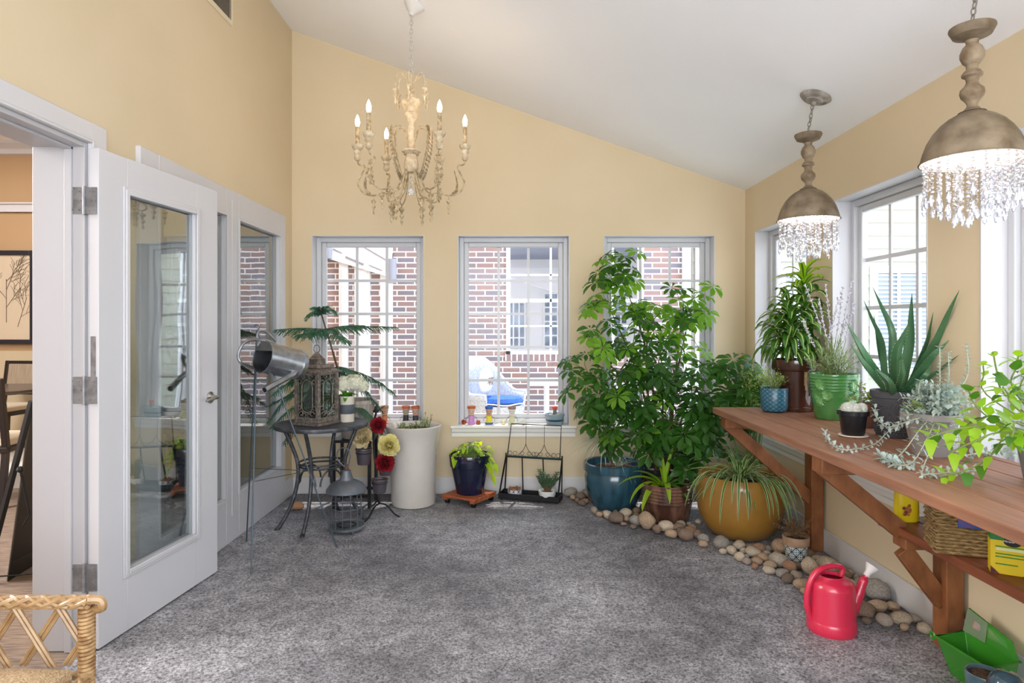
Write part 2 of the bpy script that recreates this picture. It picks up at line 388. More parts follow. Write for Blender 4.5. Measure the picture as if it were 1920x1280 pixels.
for i, (x0, x1) in enumerate(BWIN): window(i+1, x1-x0, 0, (x0, YB, ZS))
for i, (y0, y1) in enumerate(RWIN): window(i+4, y1-y0, -PI/2, (XR, y1, ZS), rows=5, cols=3 if i != 1 else 3)

# ------------------------------------------------------------------ door opening, casing, open door
b = MB(); cw = .10                                                   # casing in the room
for y0, y1, z0, z1 in ((DO1+.0, DO1+cw, 0, DZ+cw-.012), (DO0-cw, DO0, 0, DZ+cw-.012), (DO0, DO1, DZ, DZ+cw-.012)):
    b.box((XL, y0, z0), (XL+.018, y1, z1))
for y0, y1, z0, z1 in ((DO1+.0, DO1+.014, 0, DZ+.014), (DO0, DO1, DZ, DZ+.014)): b.box((XL+.018, y0, z0), (XL+.024, y1, z1))
struct('trim_1', b, WHITE, bev=.004, label='white door casing')
b = MB()                                                             # jamb lining and stops
b.box((XL-.212, DO1-.02, 0), (XL+.002, DO1, DZ)); b.box((XL-.212, DO0, DZ-.02), (XL+.002, DO1-.02, DZ)); b.box((XL-.212, DO0, 0), (XL+.002, DO0+.02, DZ))
b.box((XL-.075, DO1-.032, 0), (XL-.045, DO1-.02, DZ-.02)); b.box((XL-.075, DO0+.02, DZ-.032), (XL-.045, DO1-.02, DZ-.02))
struct('trim_2', b, M('jamb_paint', 'b7b6ba', .4), bev=.002, label='white door jamb')
# open leaf: hinge at (XL+.03, DO1), swings to lie nearly along the wall
dang = math.atan2(.12, .99)
door = thing('door_1', '', '', (XL+.012, DO1-.012, 0), 0); del door['label']; del door['category']; door['kind'] = 'structure'
door.rotation_euler = (0, 0, PI/2-dang)                              # local +x along the leaf, local -y faces the room
DL, DH, DT = .845, 2.062, .045
gx0, gx1, gz0, gz1 = .165, .655, .27, 1.905
b = MB(); ya, yb = -.047, -.002
b.box((0, ya, .008), (gx0, yb, DH)); b.box((gx1, ya, .008), (DL, yb, DH)); b.box((gx0, ya, .008), (gx1, yb, gz0)); b.box((gx0, ya, gz1), (gx1, yb, DH))
b.build('door_panel', WHITE, door, bev=.002)
b = MB()
for y0, y1 in ((ya-.008, ya), (yb, yb+.006)):
    for k, o_ in ((.0, .0), (.012, .004)):
        q = .03-k
        for x0, x1, z0, z1 in ((gx0-q, gx0+.004, gz0-q, gz1+q), (gx1-.004, gx1+q, gz0-q, gz1+q), (gx0+.004, gx1-.004, gz0-q, gz0+.004), (gx0+.004, gx1-.004, gz1-.004, gz1+q)):
            b.box((x0, y0-(o_ if y0 < -.02 else 0), z0), (x1, y1, z1))
b.build('glazing_bead', WHITE, door, bev=.003)
MB().box((gx0-.003, -.027, gz0-.003), (gx1+.003, -.023, gz1+.003)).build('door_glass', DGLASS, door, smooth=False)
b = MB(); b.lathe([(.0, 0), (.031, 0), (.031, .006), (.024, .010), (.012, .014), (.011, .045), (.0, .045)], (DL-.07, ya, .955), 24, axis=(0, -1, 0))
b.tube(bez([(DL-.07, ya-.042, .955), (DL-.09, ya-.048, .957), (DL-.13, ya-.046, .952), (DL-.165, ya-.04, .946)], 5), [.009]*8+[.008]*6+[.006]*2, 8)
b.build('door_handle', CHROME, door)
MB().box((-.002, -.034, 1.17-.08), (.0005, -.012, 1.17+.12)).build('edge_plate', HINGE, door, smooth=False)
for zc in (PZ(377, 2.63), PZ(731, 2.63), PZ(1081, 2.63)):            # hinges
    hz = .055; hb = MB()
    hb.box((XL-.058, DO1-.0235, zc-hz), (XL+.002, DO1-.0195, zc+hz)); hb.box((XL+.008, DO1-.0235, zc-hz), (XL+.052, DO1-.0165, zc+hz))
    hb.tube([(XL+.004, DO1-.026, zc-hz-.004), (XL+.004, DO1-.026, zc+hz+.004)], .0065, 8)
    for sx in (-.045, -.018, .024, .042):
        for sz in (-.038, .0, .038): hb.ball((XL+sx+(.008 if sz == 0 else 0), DO1-.0245, zc+sz), .0035, 6)
    o = hb.build('hinge', HINGE, None); o.parent = door; o.matrix_parent_inverse = (Matrix.Translation(door.location) @ door.rotation_euler.to_matrix().to_4x4()).inverted()

# glazed panel unit on the left wall
unit = thing('door_2', '', '', (XL, 0, 0)); del unit['label']; del unit['category']; unit['kind'] = 'structure'
PG = [(3.14, 3.882), (4.06, 4.785)]; pz0, pz1 = .285, 2.005
b = MB(); x0, x1 = -.06, .022
ye = [UN0, PG[0][0], PG[0][1], PG[1][0], PG[1][1], UN1]
for i in (0, 2, 4): b.box((x0, ye[i], .001), (x1, ye[i+1], UZ))
for g0, g1 in PG: b.box((x0, g0, .001), (x1, g1, pz0)); b.box((x0, g0, pz1), (x1, g1, UZ))
b.build('panel_frame', WHITE, unit, bev=.004)
b = MB()
for g0, g1 in PG:
    q = .014
    for a0, a1, z0, z1 in ((g0-q, g0+.004, pz0-q, pz1+q), (g1-.004, g1+q, pz0-q, pz1+q), (g0+.004, g1-.004, pz0-q, pz0+.004), (g0+.004, g1-.004, pz1-.004, pz1+q)): b.box((x1, a0, z0), (x1+.008, a1, z1))
b.box((x1-.002, 3.955, .16), (x1+.004, 3.975, UZ-.06)); b.build('glazing_bead', WHITE, unit, bev=.002)
for g0, g1 in PG:
    MB().box((-.012, g0-.002, pz0-.002), (-.008, g1+.002, pz1+.002)).build('glass', PGLASS, unit, smooth=False)
    MB().box((-.058, g0-.0, pz0-.0), (-.052, g1+.0, pz1+.0)).build('shade', BACKING, unit, smooth=False)  # dark olive sheet added behind each pane to keep the glass dim
# vent grille high on the left wall
vt = thing('air_vent', 'cream slatted air vent high on the yellow left wall', 'vent', (XL, 3.80, 3.2))
b = MB(); 
for y0, y1, z0, z1 in ((-.22, -.19, 0, .36), (.17, .20, 0, .36), (-.19, .17, 0, .03), (-.19, .17, .33, .36)): b.box((.0, y0, z0), (.012, y1, z1))
b.build('frame', M('vent_paint', 'ddd0b4', .5), vt, bev=.003)
b = MB()
for i in range(20): b.bar((.006, -.18+i*.0185, .03), (.006, -.18+i*.0185, .33), .012, .002, up=(.6, 1, 0))
b.build('slats', M('vent_slat', '8d8070', .5), vt, smooth=False)
MB().box((.0005, -.19, .03), (.002, .17, .33)).build('duct', M('vent_dark', '2a2420', .9), vt, smooth=False)

# ------------------------------------------------------------------ next room seen through the doorway
NR = M('tan_wall_paint', 'b0916d', .8); NR2 = M('pale_tan_paint', 'bfae92', .8)
RX0, RY0, RY1, RZ = -7.6, -.6, 7.4, 3.45; RXC = -2.9
b = MB(); b.box((RX0, RY1, 1.05), (RXC, RY1+.1, RZ)); b.box((RXC, YB+.1, 0), (RXC+.1, RY1+.1, RZ)); b.box((RXC, YB+.0, 0), (XL-.2, YB+.1, RZ)); b.box((RX0-.1, RY0, 0), (RX0, RY1+.1, RZ)); b.box((RX0, RY0-.1, 0), (XL-.2, RY0, RZ))
struct('wall_next_room', b, NR, smooth=False)
b = MB().box((RX0, RY1-.01, 0), (RXC, RY1+.1, 1.05)); struct('wall_next_room_low', b, NR2, smooth=False)
RUG = M('brown_carpet', '8a7767', .95, c2='5f5048', scale=7, vec=(1.2, 14, 1), ramp=(.35, .65), bump=.3, bscale=70)
struct('floor_next_room', MB().box((RX0, RY0, -.08), (XL, YB, -.002)).box((RX0, YB, -.08), (RXC, RY1, -.002)), RUG, smooth=False)
struct('ceiling_next_room', MB().box((RX0, RY0, RZ), (XL-.2, YB, RZ+.1)).box((RX0, YB, RZ), (RXC, RY1, RZ+.1)), CEIL, smooth=False)
b = MB(); zc = PZ(283, RY1)
b.prism([(RX0, RY1, RZ), (RX0, RY1-.13, RZ), (RX0, RY1-.12, RZ-.03), (RX0, RY1-.05, RZ-.08), (RX0, RY1-.035, RZ-.13), (RX0, RY1, RZ-.14)], (RXC-.01-RX0, 0, 0))
struct('trim_3', b, WHITE, smooth=False, label='white crown moulding')
z1 = PZ(380, RY1); z0 = PZ(398, RY1)
b = MB().box((RX0, RY1-.02, z0), (RXC-.01, RY1, z1)); b.box((RX0, RY1-.04, z1-.02), (RXC-.01, RY1-.0, z1)); b.box((RX0, RY1-.03, z0), (RXC-.01, RY1, z0+.015))
struct('trim_4', b, WHITE, bev=.004, label='white picture rail')
# framed print
pt = thing('framed_print', 'black framed botanical tree print on the tan wall next door', 'picture', (PX(20, RY1)-.12, RY1-.02, PZ(645, RY1)))
pw, ph = PX(70, RY1)-(PX(20, RY1)-.12), PZ(470, RY1)-PZ(645, RY1)
b = MB(); f = .055
for x0, x1, z0, z1 in ((-pw, -pw+f, 0, ph), (pw-f, pw, 0, ph), (-pw+f, pw-f, 0, f), (-pw+f, pw-f, ph-f, ph)): b.box((x0, -.03, z0), (x1, .0, z1))
b.build('frame', M('black_frame', '24242c', .35), pt, bev=.006)
MB().box((-pw+f, -.012, f), (pw-f, -.002, ph-f)).build('mat_board', M('print_paper', 'd5c5ae', .7), pt, smooth=False)
b = MB(); rr = random.Random(3)
def twig(p, a, L, d):
    q = p+V(math.cos(a)*L, 0, math.sin(a)*L); b.bar(p+V(0, -.0135, 0), q+V(0, -.0135, 0), .004+.003*d, .002)
    if d > 0:
        for k in range(4): twig(p.lerp(q, .35+.2*k), a+rr.choice((-1, 1))*rr.uniform(.35, .8), L*.55, d-1)
twig(V(pw-.33, 0, .25), PI/2, .5, 3); twig(V(pw-.2, 0, .2), PI/2-.3, .35, 2)
b.build('tree_drawing', M('ink', '6f6457', .9), pt, smooth=False)
MB().box((-pw+f, -.02, f), (pw-f, -.017, ph-f)).build('picture_glass', glassmat('print_glass', 1.5), pt, smooth=False)
# dining chairs and table next door
DKW = M('espresso_wood', '1d1514', .4); LIN = M('striped_linen', 'a3937f', .9, c2='7f7060', scale=4, vec=(60, 1, 1), ramp=(.35, .65))
LIN2 = M('cream_seat_cloth', 'c4b8a4', .9)
def dining_chair(loc, rz, label):
    t = thing('dining_chair', label, 'chair', loc, rz)
    for sx in (-1, 1):
        MB().bar((sx*.22, -.22, 0), (sx*.22, -.20, .44), .04, .04).build('leg', DKW, t, bev=.003)
        MB().bar((sx*.22, .25, 0), (sx*.22, .20, .44), .04, .04).build('leg', DKW, t, bev=.003)
        MB().bar((sx*.22, .20, .44), (sx*.22, .27, .95), .04, .04).build('back_post', DKW, t, bev=.003)
    MB().box((-.24, -.24, .40), (.24, .23, .44)).build('seat_rail', DKW, t, bev=.003)
    MB().box((-.23, -.24, .44), (.23, .20, .50)).build('seat', LIN2, t, bev=.015)
    for y_, z_ in ((.268, .93), (.228, .60)): MB().bar((-.2, y_, z_), (.2, y_, z_), .035, .04).build('back_rail', DKW, t, bev=.003)
    MB().bar((0, .225, .62), (0, .265, .92), .40, .03, up=(0, 1, 0)).build('backrest', LIN, t, bev=.008)
    return t
dining_chair((PX(0, 4.9)-.06, 4.9, 0), .12+PI, 'dark wood dining chair with striped linen back, nearest in the next room')
dining_chair((PX(30, 7.0), 6.85, 0), -.1, 'dark dining chair behind the round table, under the framed print')
dt = thing('dining_table', 'dark topped pedestal dining table between the two linen chairs', 'table', (-4.88, 5.95, 0))
MB().lathe([(0, .72), (.50, .72), (.52, .735), (.52, .755), (0, .76)], n=40).build('tabletop', M('dark_table_top', '4c4440', .2), dt)
MB().lathe([(0, 0), (.28, 0), (.28, .02), (.06, .05), (.04, .1), (.04, .66), (.12, .72)], n=24).build('pedestal', M('steel_pedestal', '6d6058', .35, .5), dt)
# black folding board with stay
eb = thing('folding_sign_board', 'black folding display board leaning beside the doorway, seen from behind', 'board', (0, 0, 0))
Ye = 3.34; p = lambda px, py, Y=Ye: V(PX(px, Y), Y, PZ(py, Y))
bl = M('black_board', '17171a', .5)
MB().prism([p(60, 752, 3.2), p(82, 752, 3.6), p(88, 1050, 3.7), p(14, 1090, 3.34)], (-.02, .02, 0)).build('board', bl, eb, smooth=False)
MB().bar(p(60, 752, 3.2), V(-2.72, 3.30, .0), .022, .022).build('leg', bl, eb)
b = MB(); b.tube([p(38, 880, 3.22), p(56, 965, 3.25), p(44, 985, 3.26)], .006, 6); MB().tube([V(-2.68, 3.3, .04), V(-2.55, 3.4, .015), V(-2.4, 3.5, .03)], .004, 6).build('chain', bl, eb); b.ball(p(38, 880, 3.22), .018, 8)
b.build('stay', BLACKM, eb)

# ------------------------------------------------------------------ outside: courtyard
YF = 7.6
fx = lambda px: PX(px, YF); fz = lambda py: PZ(py, YF)
BRICK = brickmat('courtyard_brick', .209, .0652, .0075, 'a8857c', '857f8a', 'f2eeee', off=.5)
EXTW = M('exterior_white_paint', 'f1f1f3', .6)
PATIO = M('patio_concrete', 'd9d6d0', .8, c2='c9c5be', scale=2)
struct('floor_patio', MB().box((-9, YB+TW+.01, -.1), (12, 16, .12)), PATIO, smooth=False)
struct('floor_side_yard', MB().box((XR+TR+.01, -6, -.1), (12, YB+TW+.01, .05)), PATIO, smooth=False)
b = MB(); WT = 3.0
wx0, wx1 = fx(949), fx(1206); wz0, wz1 = fz(664), 2.36
b.box((-8.0, YF, .12), (wx0, YF+.2, WT)); b.box((wx0, YF, .12), (wx1, YF+.2, wz0-.07)); b.box((wx1, YF, .12), (fx(1296), YF+.2, WT)); b.box((wx0, YF, wz1), (wx1, YF+.2, WT))
struct('wall_courtyard', b, BRICK, smooth=False)
SOLD = brickmat('soldier_brick', .066, .4, .008, 'a8857c', '8c7882', 'f2eeee', off=0)
struct('trim_5', MB().box((wx0-.02, YF-.02, wz0-.075), (wx1+.02, YF+.2, wz0)), SOLD, smooth=False, label='soldier course brick sill')
b = MB(); cz = fz(774)
b.box((-8, YF-.03, .12), (fx(1296), YF-.001, cz)); struct('trim_6', b, EXTW, smooth=False, label='white band along the foot of the brick wall')  # white strip covering the lowest brick courses
# white panels, sloping header
b = MB()
for a, c in ((637, 654), (666, 695), (714, 737)):
    b.box((fx(a), YF-.05, .12), (fx(c), YF-.002, 2.2)); b.box((fx(a)+.03, YF-.06, .2), (fx(c)-.03, YF-.05, 2.0))
for a, c in ((560, 600),): b.box((fx(a), YF-.05, .12), (fx(c), YF-.002, 2.4))
struct('trim_7', b, EXTW, bev=.006, label='white door panels set in the brick wall')
b = MB(); b.prism([(fx(540), YF-.09, fz(462)), (fx(737), YF-.09, fz(522)), (fx(737), YF-.09, 2.45), (fx(540), YF-.09, 2.9)], (0, .085, 0))
struct('trim_8', b, EXTW, smooth=False, label='white sloping header over the door panels')
b = MB(); gl = M('shade_line_grey', '9a96a0', .8)
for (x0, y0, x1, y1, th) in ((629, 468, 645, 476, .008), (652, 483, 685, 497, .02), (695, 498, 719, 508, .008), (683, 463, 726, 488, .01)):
    b.bar((fx(x0), YF-.095, fz(y0)), (fx(x1), YF-.095, fz(y1)), .012, th)  # thin grey bars paint in the slanted shade lines on the white header
struct('trim_9', b, gl, smooth=False, label='grey painted shade lines on the sloping header')
# window in the brick wall
t = thing('window_9', '', '', (0, YF, 0)); del t['label']; del t['category']; t['kind'] = 'structure'
b = MB(); f = .05
for x0, x1, z0, z1 in ((wx0, wx0+f, wz0, wz1), (wx1-f, wx1, wz0, wz1), (wx0, wx1, wz0, wz0+.04), (wx0, wx1, wz1-f, wz1)): b.box((x0, -.02, z0), (x1, .1, z1))
for px_ in (1033, 1090, 1150):
    b.box((fx(px_)-.012, .02, wz0), (fx(px_)+.012, .05, wz1))
for py_ in (515, 563, 611): b.box((wx0, .02, fz(py_)-(.02 if py_ == 563 else .01)), (wx1, .05, fz(py_)+(.02 if py_ == 563 else .01)))
b.build('window_frame', EXTW, t, smooth=False)
# porch behind it
PC = M('porch_ceiling_grey', '8e93a6', .8)
struct('ceiling_porch', MB().box((wx0-1.5, YF+.2, 2.42), (4.2, 11.0, 2.5)), PC, smooth=False)
Yg = 10.4; gx = lambda px: PX(px, Yg); gz = lambda py: PZ(py, Yg)
b = MB().box((gx(900), Yg, .12), (gx(1260), Yg+.1, 2.6)); struct('wall_porch', b, EXTW, smooth=False)
b = MB(); b.bar((gx(945), Yg-.5, gz(508)), (gx(1060), Yg-.5, gz(545)), .1, .22); struct('trim_10', b, EXTW, smooth=False, label='white porch beam')
NAVY = M('dark_window_pane', '5a6c86', .2, c2='a3b6cf', scale=6)
for k, (a, c, y0, y1) in enumerate(((952, 984, 567, 655), (1020, 1058, 550, 655), (1075, 1110, 550, 655), (1140, 1175, 560, 655))):
    t = thing('window_%d' % (10+k), '', '', (0, Yg, 0)); del t['label']; del t['category']; t['kind'] = 'structure'
    MB().box((gx(a), -.03, gz(y1)), (gx(c), -.02, gz(y0))).build('pane', NAVY, t, smooth=False)
    b = MB()
    for i in range(4): x = gx(a)+(gx(c)-gx(a))*i/3; b.box((x-.012, -.045, gz(y1)), (x+.012, -.031, gz(y0)))
    for i in range(5): z = gz(y1)+(gz(y0)-gz(y1))*i/4; b.box((gx(a), -.046, z-.012), (gx(c), -.032, z+.012))
    b.build('muntins', EXTW, t, smooth=False)
# white column and cream siding building to the right
b = MB().box((fx(1277), YF-.14, .12), (fx(1290), YF-.03, 3.0)); struct('trim_11', b, EXTW, bev=.01, label='white porch column')
SID = M('cream_siding', 'b2b2a4', .7)
Yh = 7.9; hx = lambda px: PX(px, Yh); hz = lambda py: PZ(py, Yh)
b = MB(); nrow = 26; rh = .16; 
for i in range(nrow):
    z = .05+i*rh
    b.prism([(hx(1297), Yh-.012, z), (hx(1297), Yh, z+rh), (hx(1297), Yh+.1, z+rh), (hx(1297), Yh+.1, z)], (9.0, 0, 0))
struct('wall_siding', b, SID, smooth=False)
b = MB()
for px_ in (1302, 1318, 1330): b.box((hx(px_), Yh-.05, .1), (hx(px_)+.05, Yh-.013, 3.0))
struct('trim_12', b, EXTW, bev=.006, label='white corner boards of the siding wall')
BLIND = M('blind_slats', 'c6cdd6', .5)
for k, (a, c) in enumerate(((1470, 1530), (1642, 1760), (1850, 1990))):
    t = thing('window_%d' % (14+k), '', '', (0, Yh, 0)); del t['label']; del t['category']; t['kind'] = 'structure'
    y0, y1 = 512, 690
    b = MB(); b.box((hx(a)-.08, -.05, hz(y0)), (hx(c)+.08, -.013, hz(498))); b.box((hx(a)-.08, -.05, hz(y1)), (hx(a), -.013, hz(y0))); b.box((hx(c), -.05, hz(y1)), (hx(c)+.08, -.013, hz(y0)))
    b.box((hx(a)-.08, -.05, hz(y1)-.07), (hx(c)+.08, -.013, hz(y1)))
    for q in (1/3, 2/3): x = hx(a)+(hx(c)-hx(a))*q; b.box((x-.015, -.052, hz(y1)), (x+.015, -.03, hz(y0)))
    for q in (1/3, 2/3): z = hz(y1)+(hz(y0)-hz(y1))*q; b.box((hx(a), -.051, z-.015), (hx(c), -.031, z+.015))
    b.build('window_frame', EXTW, t, smooth=False)
    MB().box((hx(a), -.018, hz(y1)), (hx(c), -.014, hz(y0))).build('pane', M('siding_pane', '93a0ae', .3), t, smooth=False)
    b = MB(); n = 22
    for i in range(n): z = hz(y1)+(hz(y0)-hz(y1))*(i+.5)/n; b.box((hx(a)+.01, -.03, z-.012), (hx(c)-.01, -.022, z+.012))
    b.build('blind', BLIND, t, smooth=False)
# eave over the back wall
b = MB(); b.box((XL-.3, YB+TW, 2.42), (XR+.5, YB+TW+.34, 2.5)); struct('trim_13', b, EXTW, smooth=False, label='white roof eave')
# far hedge to the right side, seen mirrored in the glass
def hedge(cx, cy, rx, ry, h, label):
    b = MB(); r_ = random.Random(int(cx*10))
    for i in range(900):
        a = r_.uniform(0, 2*PI); u = r_.random()**.5; z = r_.uniform(0, 1); rr_ = math.sqrt(max(.05, 1-z**3))
        c = V(cx+rx*u*rr_*math.cos(a), cy+ry*u*rr_*math.sin(a), .06+h*z); b.blade(c, polar(r_.uniform(0, 2*PI), r_.uniform(-.2, .9)), .16, .08, .5, 3)
    o = b.build('shrub', leafm('hedge', '35592b', .3, '56803c'), None); tag(o, label, 'shrub')
hedge(6.3, 1.3, 1.2, .9, 2.3, 'leafy green shrub in the side yard, nearer the camera')
hedge(6.0, 4.6, 1.0, .8, 1.5, 'leafy green shrub in the side yard by the siding wall')
# outdoor sconces
for (a, c, y0, y1, lab) in ((615, 628, 440, 487, 'grey cylinder wall light over the left brick strip'), (731, 748, 488, 532, 'grey cylinder wall light on the white post, outside left window')):
    r_ = (fx(c)-fx(a))/2; xc = (fx(a)+fx(c))/2
    o = MB().lathe([(0, 0), (r_, 0), (r_, fz(y0)-fz(y1)), (r_*.8, fz(y0)-fz(y1)), (0, fz(y0)-fz(y1)-.03)], n=20).build('wall_light', M('sconce_grey', 'a3a5b4', .5), None, (xc, YF-.1-r_, fz(y1)))
    tag(o, lab, 'wall light')
# outdoor white wicker chair with blue cushion
WICK = M('white_wicker', 'cfd3dc', .6, c2='b4b9c6', scale=60, ramp=(.45, .6), bump=.5, bscale=110)
oc = thing('wicker_armchair', 'white wicker barrel armchair on the patio outside the middle window', 'chair', (PX(930, 6.35), 6.35, .12), 0)
oc.rotation_euler = (0, 0, -.75)
b = MB(); n = 28; rows = 8; vs = []; fs = []
for i in range(n+1):
    th = PI+(-2.05+4.1*i/n); k = abs(i/n-.5)*2
    hh = .86-.36*(k**1.5 if k > .35 else .35**1.5*(k/.35)**2)
    hh = .87-.33*(.5-.5*math.cos(PI*min(1, max(0, (k-.12)/.62))))
    for j in range(rows+1):
        z = .10+(hh-.10)*j/rows; rr_ = .26+.06*(j/rows); vs.append(V(rr_*math.cos(th), rr_*math.sin(th)*1.02, z))
for i in range(n):
    for j in range(rows): fs.append((i*(rows+1)+j, (i+1)*(rows+1)+j, (i+1)*(rows+1)+j+1, i*(rows+1)+j+1))
b.add(vs, fs); b.build('back_shell', WICK, oc, solid=.03)
rim = [vs[i*(rows+1)+rows] for i in range(n+1)]
MB().tube(rim, .03, 8).build('arm_rail', WICK, oc)
MB().lathe([(0, .36), (.26, .36), (.27, .40), (.26, .44), (0, .445)], n=28).build('seat', WICK, oc)
MB().lathe([(.25, .10), (.265, .2), (.26, .36)], n=28).build('skirt', WICK, oc)
for a in (.8, 2.3, 3.9, 5.4): MB().tube([(.22*math.cos(a), .22*math.sin(a), 0), (.22*math.cos(a), .22*math.sin(a), .36)], .02, 8).build('leg', WICK, oc)
BLUE = M('blue_cushion_cloth', '2a61b8', .8, c2='2054a6', scale=30)
cb_ = thing('seat_cushion', 'bright blue piped cushion on the white wicker patio chair', 'cushion', (PX(930, 6.35)+.05, 6.33, .12+.447))
b = MB(); b.lathe([(0, 0), (.2, 0), (.225, .03), (.2, .065), (0, .085)], n=26); b.build('pad', BLUE, cb_)
MB().tube([V(.223*math.cos(2*PI*i/30), .223*math.sin(2*PI*i/30), .012+.006*math.sin(i)) for i in range(30)], .007, 6, closed=True).build('piping', EXTW, cb_)
pc = thing('throw_pillow', 'white throw pillow with brown sketch print against the wicker chair back', 'pillow', (PX(912, 6.35), 6.30, .12+.55), -.35)
b = MB(); b.ball((0, 0, .13), .15, 16, (.32, 1, .9)); b.build('pad', EXTW, pc)
b = MB()
for i in range(9): y = -.06+.015*i; b.tube([(.045, y, .10+.02*math.sin(i*1.7)), (.05, y+.008, .13+.02*math.cos(i*2.3)), (.045, y+.014, .16)], .003, 5)
b.build('print', M('brown_ink', '8a7266', .9), pc)
ot = thing('patio_table', 'white slatted patio table behind the wicker chair by the brick', 'table', (PX(1050, 7.05), 7.05, .12))
z = PZ(712, 7.05)-.12
MB().box((-.36, -.2, z-.05), (.34, .2, z)).build('tabletop', EXTW, ot, bev=.01)
for sx, sy in ((-.15, -.17), (.3, -.17), (-.15, .17), (.3, .17)): MB().box((sx-.02, sy-.02, 0), (sx+.02, sy+.02, z-.05)).build('leg', EXTW, ot)
# ------------------------------------------------------------------ potting bench along the right wall
ZB = .833; XF = 1.241; YE = 3.95
bn = thing('potting_bench', 'long reddish cedar potting bench on bracket posts along the right wall', 'bench', (XF, YE, 0))
PLN = [(0, .137), (.143, .28), (.286, .423), (.429, .566), (.572, .616)]
for x0, x1 in PLN: MB().box((x0, .3-YE, ZB-.038), (x1, 0, ZB)).build('plank', BENCHW, bn, bev=.004)
bx = XR-.018-XF; sx0 = 1.589-XF
for x0, x1 in ((sx0, sx0+.125), (sx0+.131, bx-.002)): MB().box((x0, .3-YE, .507-.038), (x1, 2.78-YE, .507)).build('shelf_plank', SHELFW, bn, bev=.004)
for k, yc in enumerate((3.825, 2.65, 1.50)):
    y = yc-YE; hw = .045
    MB().box((1.772-XF, y-hw, .0), (bx, y+hw, ZB-.038)).build('post', BRACEW, bn, bev=.004)
    MB().box((.022, y-hw, ZB-.038-.07), (1.772-XF, y+hw, ZB-.0385)).build('support_arm', BRACEW, bn, bev=.006)
    MB().bar((.05, y, ZB-.085), (1.79-XF, y, .30) if k == 0 else (1.61-XF, y, .487), .07, .042, up=(0, 1, 0)).build('brace', BRACEW, bn, bev=.003)
    if k:
        MB().box((sx0+.015, y-hw, .507-.038-.05), (1.772-XF, y+hw, .507-.0385)).build('shelf_arm', BRACEW, bn, bev=.004)
        MB().bar((sx0+.03, y, .41), (1.785-XF, y, .19), .07, .036, up=(0, 1, 0)).build('shelf_brace', BRACEW, bn, bev=.003)

# ------------------------------------------------------------------ pots
def pot_prof(rb, rt, h, t=.008, rim=0.0, ro=0.0, soil=.85, belly=None):
    pts = [(0, 0), (rb*.96, 0), (rb, .006)]
    if belly: pts += [(rb+(rt-rb)*a*1.0+o_, h*a) for a, o_ in belly]
    if rim: pts += [(rb+(rt-rb)*(h-rim)/h, h-rim), (rt+ro, h-rim+.003), (rt+ro, h-.004)]
    else: pts += [(rt, h-.004)]
    pts += [(rt+ro-t*.4, h), (rt-t, h-.003), (rt-t-(rt-rb)*(1-soil), h*soil), (0, h*soil)]
    return pts
def pot(t, prof, mat, n=40, flute=0, famp=0, soil=None, h=None, soilmat=None, nm='pot'):
    MB().lathe(prof, n=n, flute=flute, famp=famp).build(nm, mat, t)
    r, z = prof[-2]; 
    MB().lathe([(0, z+.001), (r*.97, z+.001), (r*.6, z+.008), (0, z+.010)], n=20).build('soil', soilmat or SOIL, t)
    return z+.004
GL = lambda n, c, c2=None, sc=8, ro=.15, vec=(1, 1, 1), ramp=(.35, .65), bump=0: M(n, c, ro, c2=c2, scale=sc, coat=.4, vec=vec, ramp=ramp, bump=bump)

# --- umbrella plant in the corner
def palmate(b, sb, p, n_, L, nl=8, pet=.1, d=None):
    d = V(d).normalized(); q = p+d*pet; sb.tube([p, p.lerp(q, .5)+V(0, 0, .01), q], .0018, 4, cap=False)
    ax = (V(0, 0, 1)*.9+d*.8+V(rv(-.3, .3), rv(-.3, .3), 0)).normalized(); u, w_ = orth(ax); a0 = rv(0, 6.28)
    for i in range(nl):
        a = a0+2*PI*i/nl+rv(-.1, .1); e = (u*math.cos(a)+w_*math.sin(a)); dd = (e+ax*rv(.0, .25)-V(0, 0, .18)).normalized()
        l = L*rv(.8, 1.1); b.blade(q+dd*.012, dd, l, l*.42, .9, 4, fold=.16, shape=2, up=ax)
ub = thing('umbrella_plant', 'large bushy green umbrella plant filling the corner before the right back window', 'plant', (1.13, 4.80, 0))
L0 = V(1.13, 4.80, 0)
zs = pot(ub, pot_prof(.12, .155, .28, .01, .03, .006), GL('dark_glazed_pot', '2a2f35'))
fb = MB(); fb2 = MB(); sb = MB(); tb = MB()
BL = [(1165, 512, 4.80, 34, 30, 16), (1135, 560, 4.75, 26, 26, 9), (1215, 590, 4.78, 50, 32, 19), (1282, 568, 4.75, 32, 26, 11), (1285, 622, 4.70, 42, 34, 15), (1180, 640, 4.70, 45, 40, 18),
      (1235, 680, 4.62, 60, 36, 22), (1102, 640, 4.66, 20, 24, 5), (1095, 700, 4.66, 28, 34, 12), (1140, 735, 4.66, 45, 36, 18), (1200, 750, 4.58, 50, 45, 24), (1290, 720, 4.52, 55, 34, 20),
      (1350, 690, 4.55, 40, 22, 11), (1390, 722, 4.5, 34, 24, 10), (1265, 790, 4.52, 60, 40, 24), (1330, 775, 4.50, 50, 38, 20), (1390, 760, 4.5, 40, 30, 12), (1180, 810, 4.68, 45, 34, 14), (1255, 845, 4.60, 50, 26, 14), (1340, 830, 4.6, 55, 30, 14), (1120, 775, 4.78, 25, 22, 6)]
